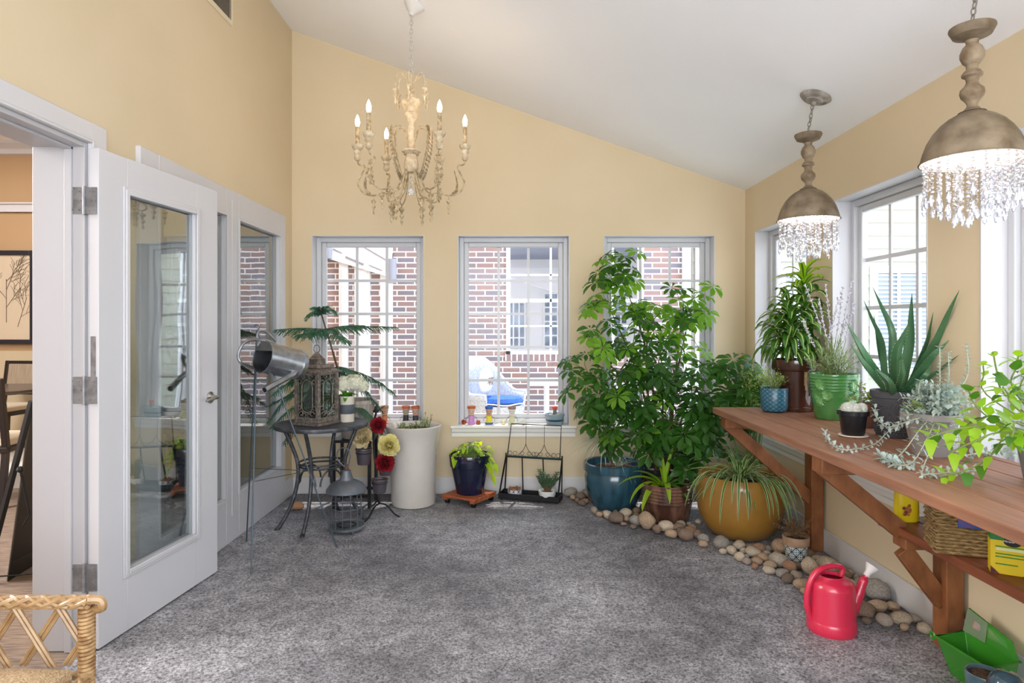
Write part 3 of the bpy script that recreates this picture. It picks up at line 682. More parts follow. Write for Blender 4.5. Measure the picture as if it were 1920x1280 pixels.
for px_, py_, Y, rx, ry, n in BL:
    c = V(PX(px_, Y), Y, PZ(py_, Y))-L0
    base = V(rv(-.05, .05), rv(-.05, .05), zs); mid = base.lerp(c, .5)+V(rv(-.06, .06), rv(-.03, .03), .10)
    tb.tube(bez([base, mid, c], 6), [.010]*5+[.007]*5+[.004]*3, 6)
    for i in range(n):
        o_ = V(rv(-1, 1)*rx*Y/F, rv(-.16, .10), rv(-1, 1)*ry*Y/F); q = c+o_
        q.x = min(q.x, XR-L0.x-.17); q.y = min(q.y, YB-L0.y-.17)
        sb.tube([c.lerp(mid, .15), c.lerp(q, .6)+V(0, 0, .012), q], .0022, 4, cap=False)
        d = V(o_.x, o_.y-.06, o_.z*.5+.02); d = d.normalized() if d.length > .01 else V(0, -1, 0)
        if q.x > XR-L0.x-.2: d.x = -abs(d.x)
        if q.y > YB-L0.y-.2: d.y = -abs(d.y)
        palmate(fb2 if (py_ < 630 and R.random() < .62) or R.random() < .07 else fb, sb, q, 0, rv(.085, .118), R.choice((7, 8, 8)), rv(.03, .07), d)  # paler leaves, mostly up top, carry the window backlight in their colour
tb.build('trunks', STEMB, ub); sb.build('twigs', STEMG, ub); fb.build('leaves', SCHEF, ub); fb2.build('backlit_leaves', leafm('umbrella_backlit', '5f9428', .55, '86b83a', .32, 3), ub)

# --- teal pot with spiky variegated plant
def arch(b, p, n, Lr, W, el, droop, mats=None, shape=1, segs=7, arange=(0, 2*PI), fold=.2, wall=0):
    for i in range(n):
        a = rv(*arange); b.blade(p+V(rv(-.015, .015), rv(-.015, .015), 0), polar(a, rv(*el)), rv(*Lr)*(1-wall*max(0, math.cos(a))), W*rv(.8, 1.15), rv(*droop), segs, fold=fold, shape=shape, mats=mats)
tp = thing('spiky_dracaena', 'grey-green spiky dracaena in a teal fluted glazed pot on the pebbles', 'plant', (.755, 4.72, 0))
TEAL = GL('teal_glaze', '31586a', '213f4c', 20, .2, (1, 1, .2))
zs = pot(tp, pot_prof(.15, .212, .335, .016, .06, .010, belly=[(.2, .018), (.45, .030), (.7, .022)]), TEAL, n=72, flute=24, famp=.008)
SPK = leafm('silver_spike', '9aa894', .15, 'c5cdbd', .5, 20); SPO = leafm('olive_spike', '66713e', .2, '8a9158')
b = MB(); b.tube(bez([(0, 0, zs), (-.05, 0, .42), (-.075, -.03, .50)], 5), .011, 6); b.ball((-.075, -.03, .465), .022, 10); b.build('stem', STEMB, tp)
b = MB(); arch(b, V(-.075, -.03, .48), 46, (.22, .36), .010, (-.1, .8), (.8, 1.9)); arch(b, V(.03, 0, zs), 16, (.15, .28), .010, (.2, 1.1), (.6, 1.8)); b.build('silver_leaves', SPK, tp)
b = MB(); arch(b, V(-.08, 0, .50), 14, (.22, .34), .009, (.8, 1.45), (.1, .6)); b.build('olive_leaves', SPO, tp)
# --- brown ribbed pot with bromeliad
br = thing('bromeliad', 'lime green bromeliad in a ribbed brown drip-glazed pot on the pebbles', 'plant', (1.075, 4.43, 0))
BRN = GL('brown_drip_glaze', '4a2f26', '7d5a4a', 14, .12, (1, 1, .35), (.45, .65))
pr = [(0, 0), (.135, 0), (.15, .01), (.168, .11)]
for k in range(5): z = .13+k*.022; pr += [(.170, z), (.176, z+.006), (.176, z+.012), (.170, z+.018)]
pr += [(.172, .250), (.165, .256), (.157, .25), (.150, .21), (0, .21)]
zs = pot(br, pr, BRN, n=48)
LIME = leafm('lime', '8fb524', .4, 'a8c83a', .35); MIDG = leafm('mid_green', '4f8a2c', .35, '6fa63c', .35)
b = MB(); B0 = V(-.02, 0, zs)
for a, el, L, W, dr in ((PI*1.00, .70, .36, .075, 1.7), (PI*1.10, .6, .33, .072, 2.3), (PI*1.22, .5, .32, .075, 2.5), (PI*1.48, .8, .29, .060, 2.7), (PI*.93, .95, .26, .06, 1.6)):
    b.blade(B0, polar(a, el), L, W, dr, 9, fold=.15, shape=1)
for a, el, L in ((2.9, 1.36, .36), (.6, 1.25, .32), (3.6, 1.48, .28)): b.blade(B0, polar(a, el), L, .055, .2, 7, fold=.3, shape=1)
b.build('lime_leaves', LIME, br)
b = MB()
for a, el, L, dr in ((0, .55, .36, 1.1), (-.4, .45, .28, 1.3), (.3, .9, .3, .8), (-1.0, .5, .22, 1.7), (2.3, .7, .25, 1.3), (-.1, .9, .3, .9)): b.blade(B0, polar(a, el), L*1.15, .06, dr, 8, fold=.15, shape=1)
b.build('green_leaves', MIDG, br)
# --- yellow pot with spider plant
sp = thing('spider_plant', 'striped spider plant spilling from a big mustard yellow egg-shaped pot', 'plant', (1.465, 4.10, 0))
MUST = GL('mustard_glaze', 'a87c36', '9a6f2e', 4, .3)
pr = [(0, 0), (.15, 0), (.185, .02), (.232, .08), (.262, .16), (.272, .25), (.268, .33), (.258, .385), (.250, .392), (.243, .385), (.245, .34), (0, .34)]
zs = pot(sp, pr, MUST, n=56)
SG = leafm('spider_green', '3d6b28', .3, '4f8030', .4); SW = leafm('spider_white', 'd8dcb0', .3)
b = MB(); B0 = V(0, -.02, zs)
arch(b, B0, 88, (.28, .43), .025, (.15, 1.2), (1.0, 2.3), mats=[1, 0, 1], wall=.38); 
for i in range(22): a = rv(-2.7, -1.05); b.blade(B0+polar(a, 0)*.17+V(0, 0, .05), polar(a, rv(.2, .7)), rv(.32, .44), .022, rv(2.4, 3.1), 9, shape=1, mats=[1, 0, 1])
for a, el in ((2.5, 1.25), (2.0, 1.35), (PI, .9)): b.blade(B0, polar(a, el), rv(.4, .5), .018, .35, 8, shape=1, mats=[0, 0, 0])
b.build('leaves', [SG, SW], sp)
# --- painted tile pot with dried plant
tpz = thing('dried_plant', 'dried brown plant in a small blue and white tile-patterned pot', 'plant', (1.60, 3.60, .0))
TILE = bpy.data.materials.new('painted_tile'); TILE.use_nodes = True
def tile_mat(m, c0, c1, c2, k, sz, kk=1.0):
    t = m.node_tree; N = t.nodes; L = t.links; b = N['Principled BSDF']; b.inputs['Roughness'].default_value = .3
    tc = N.new('ShaderNodeTexCoord'); sp_ = N.new('ShaderNodeSeparateXYZ'); L.new(tc.outputs['Object'], sp_.inputs[0])
    at = N.new('ShaderNodeMath'); at.operation = 'ARCTAN2'; L.new(sp_.outputs[1], at.inputs[0]); L.new(sp_.outputs[0], at.inputs[1])
    def mth(op, a, b_=None):
        n = N.new('ShaderNodeMath'); n.operation = op
        for i, x in enumerate((a, b_)):
            if x is None: continue
            if isinstance(x, (int, float)): n.inputs[i].default_value = x
            else: L.new(x, n.inputs[i])
        return n.outputs[0]
    u = mth('MULTIPLY', at.outputs[0], k); v = mth('MULTIPLY', sp_.outputs[2], sz)
    s1 = mth('MULTIPLY', mth('SINE', u), mth('SINE', v)); s2 = mth('MULTIPLY', mth('COSINE', mth('MULTIPLY', u, 2)), mth('COSINE', mth('MULTIPLY', v, 2)))
    s3 = mth('ADD', mth('COSINE', mth('MULTIPLY', u, 1)), mth('COSINE', v))
    g1 = mth('LESS_THAN', mth('ABSOLUTE', s3), .28*kk); g2 = mth('GREATER_THAN', mth('ABSOLUTE', s2), .6)
    def mix(f, a, b_):
        n = N.new('ShaderNodeMix'); n.data_type = 'RGBA'; L.new(f, n.inputs[0])
        for i, x in ((6, a), (7, b_)):
            if isinstance(x, tuple): n.inputs[i].default_value = (*x, 1)
            else: L.new(x, n.inputs[i])
        return n.outputs[2]
    L.new(mix(g1, mix(g2, lin(c0), lin(c1)), lin(c2)), b.inputs['Base Color'])
tile_mat(TILE, 'd8d6cc', '3b7d9a', '28394e', 8, 120)
TERR = M('terracotta', 'a88a70', .8, c2='94755c', scale=20)
MB().lathe([(0, 0), (.048, 0), (.052, .008), (.062, .105), (0, .105)], n=36).build('painted_body', TILE, tpz)
zs = pot(tpz, [(.05, .10), (.063, .106), (.070, .108), (.072, .152), (.069, .156), (.063, .152), (.060, .135), (0, .135)], TERR)
DRY = leafm('dry_brown', '8b6a48', .2, '6d4f34', .8)
b = MB(); lb = MB()
for i in range(36):
    a = rv(0, 2*PI); L = rv(.07, .17); p0 = V(0, 0, zs); p1 = p0+polar(a, rv(.4, 1.1))*L; p1.x = min(p1.x, .2)
    b.tube([p0, p0.lerp(p1, .5)+V(0, 0, .015), p1], .0012, 4)
    for k in range(9): q = p0.lerp(p1, rv(.5, 1.05)); lb.blade(q, polar(rv(0, 6.28), rv(-.5, 1)), rv(.010, .022), .009, 1.0, 2)
b.build('stems', STEMB, tpz); lb.build('leaves', DRY, tpz)

# ------------------------------------------------------------------ river pebbles bed
BED = [(1065, 930), (1085, 948), (1110, 965), (1165, 988), (1250, 1008), (1330, 1032), (1400, 1062), (1470, 1098), (1530, 1136), (1600, 1172), (1660, 1184), (1705, 1186)]
BP = []
for px_, py_ in BED:
    Y = F*H/(py_-CY); BP.append((PX(px_, Y), Y))
BP[0] = (.40, 5.07); BP.append((1.84, 2.66)); POLY = BP+[(1.835, 5.075)]
def inpoly(x, y, P):
    c = False; j = len(P)-1
    for i in range(len(P)):
        if (P[i][1] > y) != (P[j][1] > y) and x < (P[j][0]-P[i][0])*(y-P[i][1])/(P[j][1]-P[i][1])+P[i][0]: c = not c
        j = i
    return c
def segd(x, y):
    m = 9
    for i in range(len(BP)-1):
        ax, ay = BP[i]; bx_, by_ = BP[i+1]; L2 = (bx_-ax)**2+(by_-ay)**2; t = max(0, min(1, ((x-ax)*(bx_-ax)+(y-ay)*(by_-ay))/L2))
        m = min(m, math.hypot(x-ax-t*(bx_-ax), y-ay-t*(by_-ay)))
    return m
OBST = [(1.13, 4.80, .16), (.755, 4.72, .19), (1.075, 4.43, .178), (1.465, 4.10, .265), (1.60, 3.60, .073), (1.41, 2.82, .155), (1.81, 3.825, .075), (1.81, 2.65, .08)]
ROCKM = M('river_stone', 'e9e0d6', .75, c2='a89c90', scale=9, ramp=(.3, .7), bump=.15, bscale=40, rnd=['c0b8b2', 'd0b8a2', 'a3907f', 'e0d8cc', 'b4b4b4', 'b8977f', 'ece2d2', '9f8b7f', 'd4c0aa', '8d7f76', 'd0ccc6'])
protos = []
rk = random.Random(5)
def rock_mesh(k):
    b = MB(); n = 14; m = 9; sd_ = V(k*7.3, k*3.1, 0); s3 = (1, rk.uniform(.72, .95), rk.uniform(.55, .75))
    vs = []
    for i in range(m+1):
        t = PI*i/m
        for j in range(n):
            a = 2*PI*j/n; d = V(math.sin(t)*math.cos(a), math.sin(t)*math.sin(a), math.cos(t)); f = 1+.20*noise.noise(d*1.1+sd_)+.06*noise.noise(d*3+sd_)
            vs.append(V(d.x*s3[0], d.y*s3[1], d.z*s3[2])*f)
    fs = [(i*n+j, (i+1)*n+j, (i+1)*n+(j+1) % n, i*n+(j+1) % n) for i in range(m) for j in range(n)]
    b.add(vs, fs); return b, -min(v.z for v in vs)
placed = []
for target, ntry in ((.062, 60), (.048, 500), (.036, 2600), (.026, 5000)):
    for _ in range(ntry):
        x = rk.uniform(.38, 1.84); y = rk.uniform(2.64, 5.07); r_ = target*rk.uniform(.88, 1.15)
        if not inpoly(x, y, POLY) or len(placed) >= 298: continue
        if x+r_ > 1.842 or y+r_ > 5.078 or segd(x, y) < r_*.6: continue
        if segd(x, y) > .42 and y > 3.1: continue
        if y > 3.9 and x > 1.3+.55 : continue
        if any(math.hypot(x-a, y-c) < q+r_*.95 for a, c, q in OBST): continue
        if any(math.hypot(x-a, y-c) < (q+r_)*.86 for a, c, q in placed): continue
        placed.append((x, y, r_))
rlab = 'smooth rounded river stone in the pebble bed round the plant pots'
for i, (x, y, r_) in enumerate(placed):
    if i < 10:
        b, zm = rock_mesh(i); o = b.build('river_stone', ROCKM, None); protos.append((o, zm))
    else:
        src, zm = protos[rk.randrange(10)]; o = src.copy(); COL.objects.link(o)
    s_ = r_*1.02; o.scale = (s_, s_, s_); o.location = (x, y, zm*s_); o.rotation_euler = (0, 0, rk.uniform(0, 6.28))
    tag(o, rlab, 'stone', 'river stones in the pebble bed')
o = rock_mesh(4)[0].build('stone', M('peach_stone', 'b98a68', .8, c2='a3765a', scale=12), None, (PX(558, 4.65), 4.65, .028)); o.scale = (.05, .035, .045)
tag(o, 'peach coloured stone lying under the round metal table', 'stone')

# ------------------------------------------------------------------ red watering can
RED = M('red_plastic', 'd22c4c', .28, coat=.3)
rc = thing('watering_can', 'bright red plastic watering can standing on the floor by the pebbles', 'watering can', (1.405, 2.81, 0), .12)
b = MB(); b.lathe([(0, 0), (.098, 0), (.102, .006), (.102, .045), (.099, .05), (.098, .055), (.094, .19), (.090, .212), (.078, .224), (.055, .232), (.050, .240), (.046, .240), (.046, .226), (.085, .20), (.088, .02), (0, .02)], n=44); b.build('body', RED, rc)
b = MB(); b.tube(bez([(.045, .0, .232), (.052, 0, .268), (.02, 0, .278), (-.03, 0, .274), (-.078, 0, .25), (-.108, 0, .19), (-.116, 0, .12), (-.10, 0, .06), (-.092, 0, .05)], 6), [.011]*20+[.013]*20+[.010]*9, 12); b.build('handle', RED, rc)
b = MB(); b.tube(bez([(.085, 0, .06), (.118, 0, .13), (.15, 0, .205), (.168, 0, .235)], 5), [.028]*4+[.024]*4+[.019]*4+[.013]*4, 14); b.build('spout', RED, rc)
b = MB(); b.lathe([(0, 0), (.014, 0), (.014, .02), (.030, .048), (.031, .052), (0, .056)], (.163, 0, .228), 20, axis=(.62, 0, .78)); b.build('rose', M('white_plastic', 'e3dedd', .4), rc)

# ------------------------------------------------------------------ green scoop bin and pots bottom right
GT = M('green_plastic', '4aa834', .25); GT.node_tree.nodes['Principled BSDF'].inputs['Transmission Weight'].default_value = .5
gb = thing('storage_bin', 'green translucent plastic bin tilted against the right wall', 'bin', (1.735, 2.37, .002)); gb.rotation_euler = (0, -.12, .12); gb.scale = (.86, .78, .95)
b = MB(); 
def shell(b, w0, l0, w1, l1, h, t=.004):
    o_ = [(w0, l0, 0), (w1, l1, h), (w1-t, l1-t, h), (w0-t, l0-t, t)]; vs = []
    for w_, l_, z in o_: vs += [V(-w_, -l_, z), V(w_, -l_, z), V(w_, l_, z), V(-w_, l_, z)]
    fs = [(3, 2, 1, 0), (12, 13, 14, 15)]
    for k in range(3):
        for j in range(4): fs.append((k*4+j, k*4+(j+1) % 4, (k+1)*4+(j+1) % 4, (k+1)*4+j))
    b.add(vs, fs)
shell(b, .05, .11, .072, .15, .145); b.build('tub', GT, gb, bev=.006)
b = MB(); b.tube([(-.074, -.152, .145), (.074, -.152, .145), (.074, .152, .145), (-.074, .152, .145)], .006, 8, closed=True)
b.tube([V(-.078+.0, .165, .145)+V(0, .014*math.cos(a), .014*math.sin(a)) for a in [2*PI*i/12 for i in range(12)]], .005, 6, closed=True); b.build('rim', GT, gb)
MB().prism([(.066, -.15, .15), (.066, .15, .15), (.088, .13, .245), (.088, -.10, .20)], (.004, 0, .0)).build('flap', GT, gb, smooth=False)
FILM = M('clear_film', 'cfe0c4', .3); FILM.node_tree.nodes['Principled BSDF'].inputs['Transmission Weight'].default_value = .8
MB().prism([(.060, .02, .150), (.060, .148, .150), (.082, .130, .245), (.082, .02, .224)], (.002, 0, 0)).build('clear_sleeve', FILM, gb, smooth=False)
def simple_pot(name, label, loc, prof, mat, soilmat=None, cat='pot', **k):
    t = thing(name, label, cat, loc); pot(t, prof, mat, soilmat=soilmat, **k); return t
simple_pot('glazed_pot', 'blue-grey glazed pot of brown soil on the floor, lower right corner', (1.60, 2.16, 0), pot_prof(.045, .06, .165, .007, soil=.92), GL('bluegrey_glaze', '59707a', '2e4650', 9, .1))
dp = thing('glazed_pot', 'dark glossy blue glazed pot standing nearest the camera, lower right corner', 'pot', (1.575, 2.035, 0))
MB().lathe([(0, 0), (.04, 0), (.056, .06), (.058, .17), (.045, .212), (.03, .228), (0, .232)], n=36).build('body', GL('dark_blue_glaze', '14222c', '4e6a78', 8, .06), dp)

# ------------------------------------------------------------------ things on the lower shelf
ZSH = .507
YEL = M('yellow_plastic', 'e3c61c', .3)
jg = thing('plant_food_jug', 'yellow plant food jug at the far end of the lower shelf', 'bottle', (1.675, 2.715, ZSH+.001))
b = MB(); vs = []; n = 28
pr = [(.0, 0), (.046, 0), (.050, .008), (.048, .10), (.046, .14), (.036, .17), (.018, .19), (.016, .21), (0, .21)]
b.lathe(pr, n=n); b.v = [(x*1.05, y*.62, z) for x, y, z in b.v]; b.build('body', YEL, jg)
MB().tube(bez([(.018, 0, .19), (.045, 0, .185), (.055, 0, .15), (.046, 0, .12)], 5), .008, 8).build('handle', YEL, jg)
MB().lathe([(0, .205), (.02, .205), (.02, .235), (0, .235)], n=20).build('cap', M('green_cap', '2f6b35', .4), jg)
b = MB(); rr = random.Random(9)
for i in range(14): b.ball((rr.uniform(-.03, .0), -.030+.002*rr.random(), rr.uniform(.03, .075)), .008, 6, (1, .3, 1))
b.build('flower_label', M('orange_flowers', 'b0701f', .6, c2='7d2f22', scale=60), jg)
o = MB().lathe([(0, 0), (.022, 0), (.024, .01), (.024, .12), (.012, .15), (.012, .17), (0, .17)], n=20).build('bottle', M('red_bottle', 'b02a34', .3), None, (1.775, 2.64, ZSH+.001))
tag(o, 'small red bottle behind the wicker basket on the lower shelf', 'bottle')
BASK = M('seagrass', 'a88a5c', .8, c2='7d6138', scale=40, vec=(1, 1, 3), bump=.5, bscale=90)
bk = thing('wicker_basket', 'woven seagrass basket on the lower shelf beside the yellow box', 'basket', (1.645, 2.362, ZSH+.001), -.35)
def wicker_sides(b, w_, l_, h, rows, amp=.004, r=.0062, per=.032):
    P = 2*(w_+l_)*2
    for k in range(rows):
        z = .008+(h-.014)*k/(rows-1); pts = []; cc = [(-w_, -l_), (w_, -l_), (w_, l_), (-w_, l_), (-w_, -l_)]; s_ = 0
        for i in range(4):
            a = V(*cc[i], 0); c_ = V(*cc[i+1], 0); L = (c_-a).length; m = int(L/per*2); nrm = V((c_-a).y, -(c_-a).x, 0).normalized()
            for j in range(m): pts.append(a.lerp(c_, j/m)+nrm*amp*(1 if (i+j+k) % 2 else -1)+V(0, 0, z+.0015*((j*7+k*3) % 5-2)/2))
        b.tube(pts, r, 5, closed=True)
b = MB(); wicker_sides(b, .085, .075, .185, 15, amp=.0028, r=.0052); b.box((-.08, -.07, 0), (.08, .07, .006)); b.box((-.079, -.069, .0), (-.077, .069, .18)).box((.077, -.069, .0), (.079, .069, .18)).box((-.079, -.069, .0), (.079, -.067, .18)).box((-.079, .067, .0), (.079, .069, .18)); b.build('weave', BASK, bk)
b = MB(); 
for k in range(3): pts = [V(sx*.086, sy*.076, .188+.006*k) for sx, sy in ((-1, -1), (1, -1), (1, 1), (-1, 1))]; b.tube(pts, .006, 6, closed=True)
b.build('rim', BASK, bk)
b = MB(); b.box((-.02, -.088, .105), (.075, -.082, .15)); b.build('blue_label', M('blue_label', '1e4d9c', .4, c2='5a4a86', scale=30), bk, smooth=False)
fb_ = thing('plant_food_box', 'yellow and green plant food box with a black oval logo on the lower shelf', 'box', (1.665, 2.14, ZSH+.001), -.52)
MB().box((-.055, -.03, 0), (.055, .03, .185)).build('carton', M('yellow_card', 'e0c417', .5), fb_, bev=.001)
MB().box((-.0555, -.031, .112), (.0555, .0305, .1855)).build('green_band', M('green_card', '1e7a35', .5), fb_, smooth=False)
b = MB(); b.lathe([(0, 0), (.025, 0), (.025, .002), (0, .002)], (.004, -.031, .111), 28, axis=(0, -1, 0)); b.v = [(x, y, .111+(z-.111)*.66) for x, y, z in b.v]; b.build('oval_logo', M('black_ink', '101010', .5), fb_, smooth=False)
b = MB()
for z, w_, c_ in ((.090, .042, 0), (.066, .042, 0), (.056, .042, 0), (.032, .03, 0)): b.box((-.042, -.0325, z), (-.042+w_*2, -.030, z+.0035))
b.build('green_lines', M('green_ink', '3c8f2c', .5), fb_, smooth=False)
MB().box((-.040, -.0322, .079), (.044, -.030, .088)).build('white_strip', M('pale_ink', 'dfe6b0', .5), fb_, smooth=False)
b = MB()
for sx in (-1, 1): b.prism([(sx*.055, -.0322, .0), (sx*.03, -.0322, .0), (sx*.055, -.0322, .025)], (0, .001, 0))
b.build('corner_pictures', M('dark_red_print', '4a1e24', .6, c2='8a3b2a', scale=60), fb_, smooth=False)
def text(s, size, mat, parent, loc, rot, nm='lettering'):
    c = bpy.data.curves.new(nm, 'FONT'); c.body = s; c.size = size; c.align_x = 'CENTER'; c.align_y = 'CENTER'; c.extrude = .0004
    o = bpy.data.objects.new(nm, c); COL.objects.link(o); dg = bpy.context.evaluated_depsgraph_get(); me = bpy.data.meshes.new_from_object(o.evaluated_get(dg))
    bpy.data.objects.remove(o); me.materials.clear(); me.materials.append(mat); o = bpy.data.objects.new(nm, me); COL.objects.link(o); o.parent = parent; o.location = loc; o.rotation_euler = rot; return o
text('Miracle-Gro', .0100, EXTW, fb_, (.004, -.0335, .111), (PI/2, 0, 0))
j2 = thing('plant_food_jug', 'yellow bottle at the picture edge, nearest on the lower shelf', 'bottle', (1.735, 2.05, ZSH+.001))
b = MB(); b.lathe([(0, 0), (.034, 0), (.036, .01), (.036, .11), (.015, .15), (.015, .17), (0, .17)], n=24); b.build('body', YEL, j2)
MB().lathe([(0, .17), (.018, .17), (.018, .195), (0, .195)], n=18).build('cap', M('green_cap2', '2f6b35', .4), j2)
# ------------------------------------------------------------------ plants on the bench
ZT_ = ZB+.001
# striped dracaena
dr = thing('striped_dracaena', 'leafy striped dracaena in a dark brown pot with tan drips, far end of bench', 'plant', (1.690, 3.80, ZT_))
pr = [(0, 0), (.100, 0), (.104, .006), (.104, .026), (.098, .030), (.102, .06), (.116, .20), (.119, .235), (.133, .24), (.137, .25), (.134, .30), (.128, .305), (.122, .30), (.120, .28), (0, .28)]
DP = GL('brown_glaze', '3a211a', '5a3320', 5, .12, ramp=(.5, .75))
zs = pot(dr, pr, DP, n=44)
b = MB(); rr = random.Random(4)
for i in range(26):
    a = rr.uniform(-1.7, .9); z1 = .235; z0 = rr.uniform(.08, .2); r1, r0 = .119, .104+.014*z0/.2
    b.tube([(r1*math.cos(a), r1*math.sin(a), z1), (r0*math.cos(a)+.0*1, r0*math.sin(a), z0)], [.006, .004], 6)
b.build('tan_drips', M('tan_drip_glaze', 'a98a5c', .25, c2='8a6a40', scale=30), dr)
DG = leafm('dracaena_green', '33641f', .35, '437a28', .3); DL_ = leafm('dracaena_stripe', 'c6d48e', .35, None, .3); DY = leafm('dracaena_lime', '8fb62c', .45, None, .3)
b = MB(); sbm = MB()
for (x, y, z0, z1, n, m) in ((-.05, -.03, .30, .56, 54, 0), (.045, .0, .30, .79, 66, 1), (-.02, .06, .30, .64, 34, 0), (-.09, .02, .30, .50, 22, 0)):
    sbm.tube([(x*.5, y*.5, zs), (x, y, z1)], .008, 6)
    for i in range(n):
        t = i/n; z = z0+.03+(z1-z0-.02)*t; a = i*2.4+rv(-.2, .2); p = V(x, y, z)
        d = polar(a, .35+.75*t)
        LL = rv(.17, .25)
        if d.x > 0: LL = min(LL, max(.07, (1.85-x-dr.location.x)/max(d.x, .05)*.95))
        top = m and t > .8
        b.blade(p, d, LL*(1 if t < .85 else .8), rv(.036, .046), rv(1.9, 2.9), 6, fold=.2, shape=0, mats=[0, 1, 0, 0] if not top else [2, 2, 0, 2])
b.build('leaves', [DG, DL_, DY], dr); sbm.build('stems', STEMG, dr)
# blue patterned pot with pale fern
bp_ = thing('fern_pot', 'pale green feathery fern in a small dark blue patterned pot on bench', 'plant', (1.535, 3.74, ZT_))
BLT = bpy.data.materials.new('blue_patterned_glaze'); BLT.use_nodes = True; tile_mat(BLT, '1e4a5e', '2c6680', '6f97a0', 14, 260, .5)
zs = pot(bp_, [(0, 0), (.055, 0), (.068, .008), (.075, .03), (.076, .135), (.073, .140), (.068, .136), (.066, .12), (0, .12)], BLT)
PALE = leafm('pale_fern', '8fae5c', .3, 'b9c88a', .5, 30)
def feathery(t, zs, n, L, mat, xoff=0, leaf=.012, el=(.5, 1.4), k=16, xmax=None):
    b = MB(); l = MB()
    for i in range(n):
        a = rv(0, 2*PI); ll = rv(*L); p0 = V(rv(-.02, .02), rv(-.02, .02), zs); p1 = p0+polar(a, rv(*el))*ll+V(xoff, 0, 0); mid = p0.lerp(p1, .5)+V(0, 0, ll*.12)
        if xmax is not None: p1.x = min(p1.x, xmax); mid.x = min(mid.x, xmax)
        pts = bez([p0, mid, p1], 4); b.tube(pts, .0012, 4)
        for j in range(k): q = pts[R.randrange(3, len(pts))]+V(rv(-.012, .012), rv(-.012, .012), rv(-.008, .012)); l.blade(q, polar(rv(0, 6.28), rv(-.2, 1)), leaf*rv(.7, 1.4), leaf*.6, .6, 2)
    b.build('stems', STEMG, t); l.build('leaves', mat, t)
feathery(bp_, zs, 26, (.06, .15), PALE, -.0)
# pale fine shrub beside it, at the end of the bench (behind, in the corner)
fc = thing('pale_corner_shrub', 'pale green fine-leaved plant in the corner behind the far bench end', 'plant', (1.68, 4.45, 0))
zs = pot(fc, pot_prof(.10, .13, .22, .008, .02, .005), TERR)
b = MB(); l = MB()
for i in range(46):
    p0 = V(0, 0, zs); p1 = V(PX(rv(1395, 1440), 4.3), 4.3, PZ(rv(695, 765), 4.3))-V(fc.location)+V(rv(-.03, .03), rv(-.06, .08), 0); p1.x = min(p1.x, .15)
    pts = bez([p0, p0.lerp(p1, .5)+V(rv(-.04, .02), 0, .05), p1], 4); b.tube(pts, .0018, 4)
    for j in range(24): q = p1+V(rv(-.04, .04), rv(-.04, .04), rv(-.04, .04)); l.blade(q, polar(rv(0, 6.28), rv(-.2, 1)), .02, .010, .6, 2)
b.build('stems', STEMG, fc); l.build('leaves', PALE, fc)
# green embossed pot with lavender
gp = thing('lavender_pot', 'flowering lavender in a green glazed pot embossed with sunbursts', 'plant', (1.742, 3.46, ZT_))
GG = GL('green_glaze', '3f7a3c', '5a9455', 5, .1)
pr = [(0, 0), (.088, 0), (.094, .008), (.108, .08), (.116, .14)]
for k in range(5): z = .15+k*.016; r_ = .117+.0018*k; pr += [(r_, z), (r_+.003, z+.005), (r_+.003, z+.010), (r_, z+.014)]
pr += [(.126, .236), (.124, .244), (.118, .240), (.112, .215), (0, .215)]
zs = pot(gp, pr, GG, n=48)
SBM = M('green_glaze_pale', '6fa35f', .15, c2='4f8a4b', scale=40, coat=.4)
for a in (-1.15, -2.6):
  for (dz, rr_) in ((.185, .034), (.105, .040), (.13, .032)):
    b = MB()
    aa = a+(.28 if dz == .13 else (-.05 if dz < .13 else 0)); rp = .092+.028*dz/.24+.013; c = V(rp*math.cos(aa), rp*math.sin(aa), dz); nrm = V(math.cos(aa), math.sin(aa), 0); u = V(-math.sin(aa), math.cos(aa), 0)
    for k in range(22):
        q = 2*PI*k/22; e = u*math.cos(q)+V(0, 0, 1)*math.sin(q); pe = c+e*rr_; rl = pe.x*pe.x+pe.y*pe.y; rq = .094+.030*pe.z/.24+.008; pe2 = V(pe.x, pe.y, 0).normalized()*rq; pe = V(pe2.x, pe2.y, pe.z)
        b.tube([c+e*.009-nrm*.001, (c+e*rr_*.55)-nrm*.000, pe], [.003, .0042, .002], 5)
    b.lathe([(.0, .0), (.009, .0), (.010, .003), (.004, .005), (0, .004)], c-nrm*.002, 14, axis=nrm); b.build('sunburst_relief', SBM, gp)
LAV = leafm('lavender_leaf', '8a9c72', .25, 'aebba0', .5, 30); LVF = M('lavender_bloom', 'a5a2b0', .8, c2='cdc9d0', scale=60)
b = MB(); l = MB(); f = MB()
TL = [(1510, 535, 3.5), (1548, 535, 3.45), (1560, 610, 3.4), (1580, 540, 3.45), (1597, 527, 3.5), (1572, 560, 3.4), (1505, 600, 3.4), (1590, 590, 3.45), (1535, 560, 3.35), (1600, 570, 3.4)]
for px_, py_, Y in TL:
    p1 = V(PX(px_, Y), Y, PZ(py_, Y))-V(gp.location); p0 = V(rv(-.03, .03), rv(-.03, .03), zs); pts = bez([p0, p0.lerp(p1, .5)+V(rv(-.02, .02), rv(-.02, .02), .02), p1], 8); b.tube(pts, .0016, 4)
    for k in range(len(pts)//2, len(pts)):
        for j in range(5): f.ball(pts[k]+V(rv(-.006, .006), rv(-.006, .006), rv(-.008, .008)), rv(.0032, .0055), 5)
    f.tube(pts[len(pts)//2:], .002, 4); f.build('flower_spike', LVF, gp); f = MB()
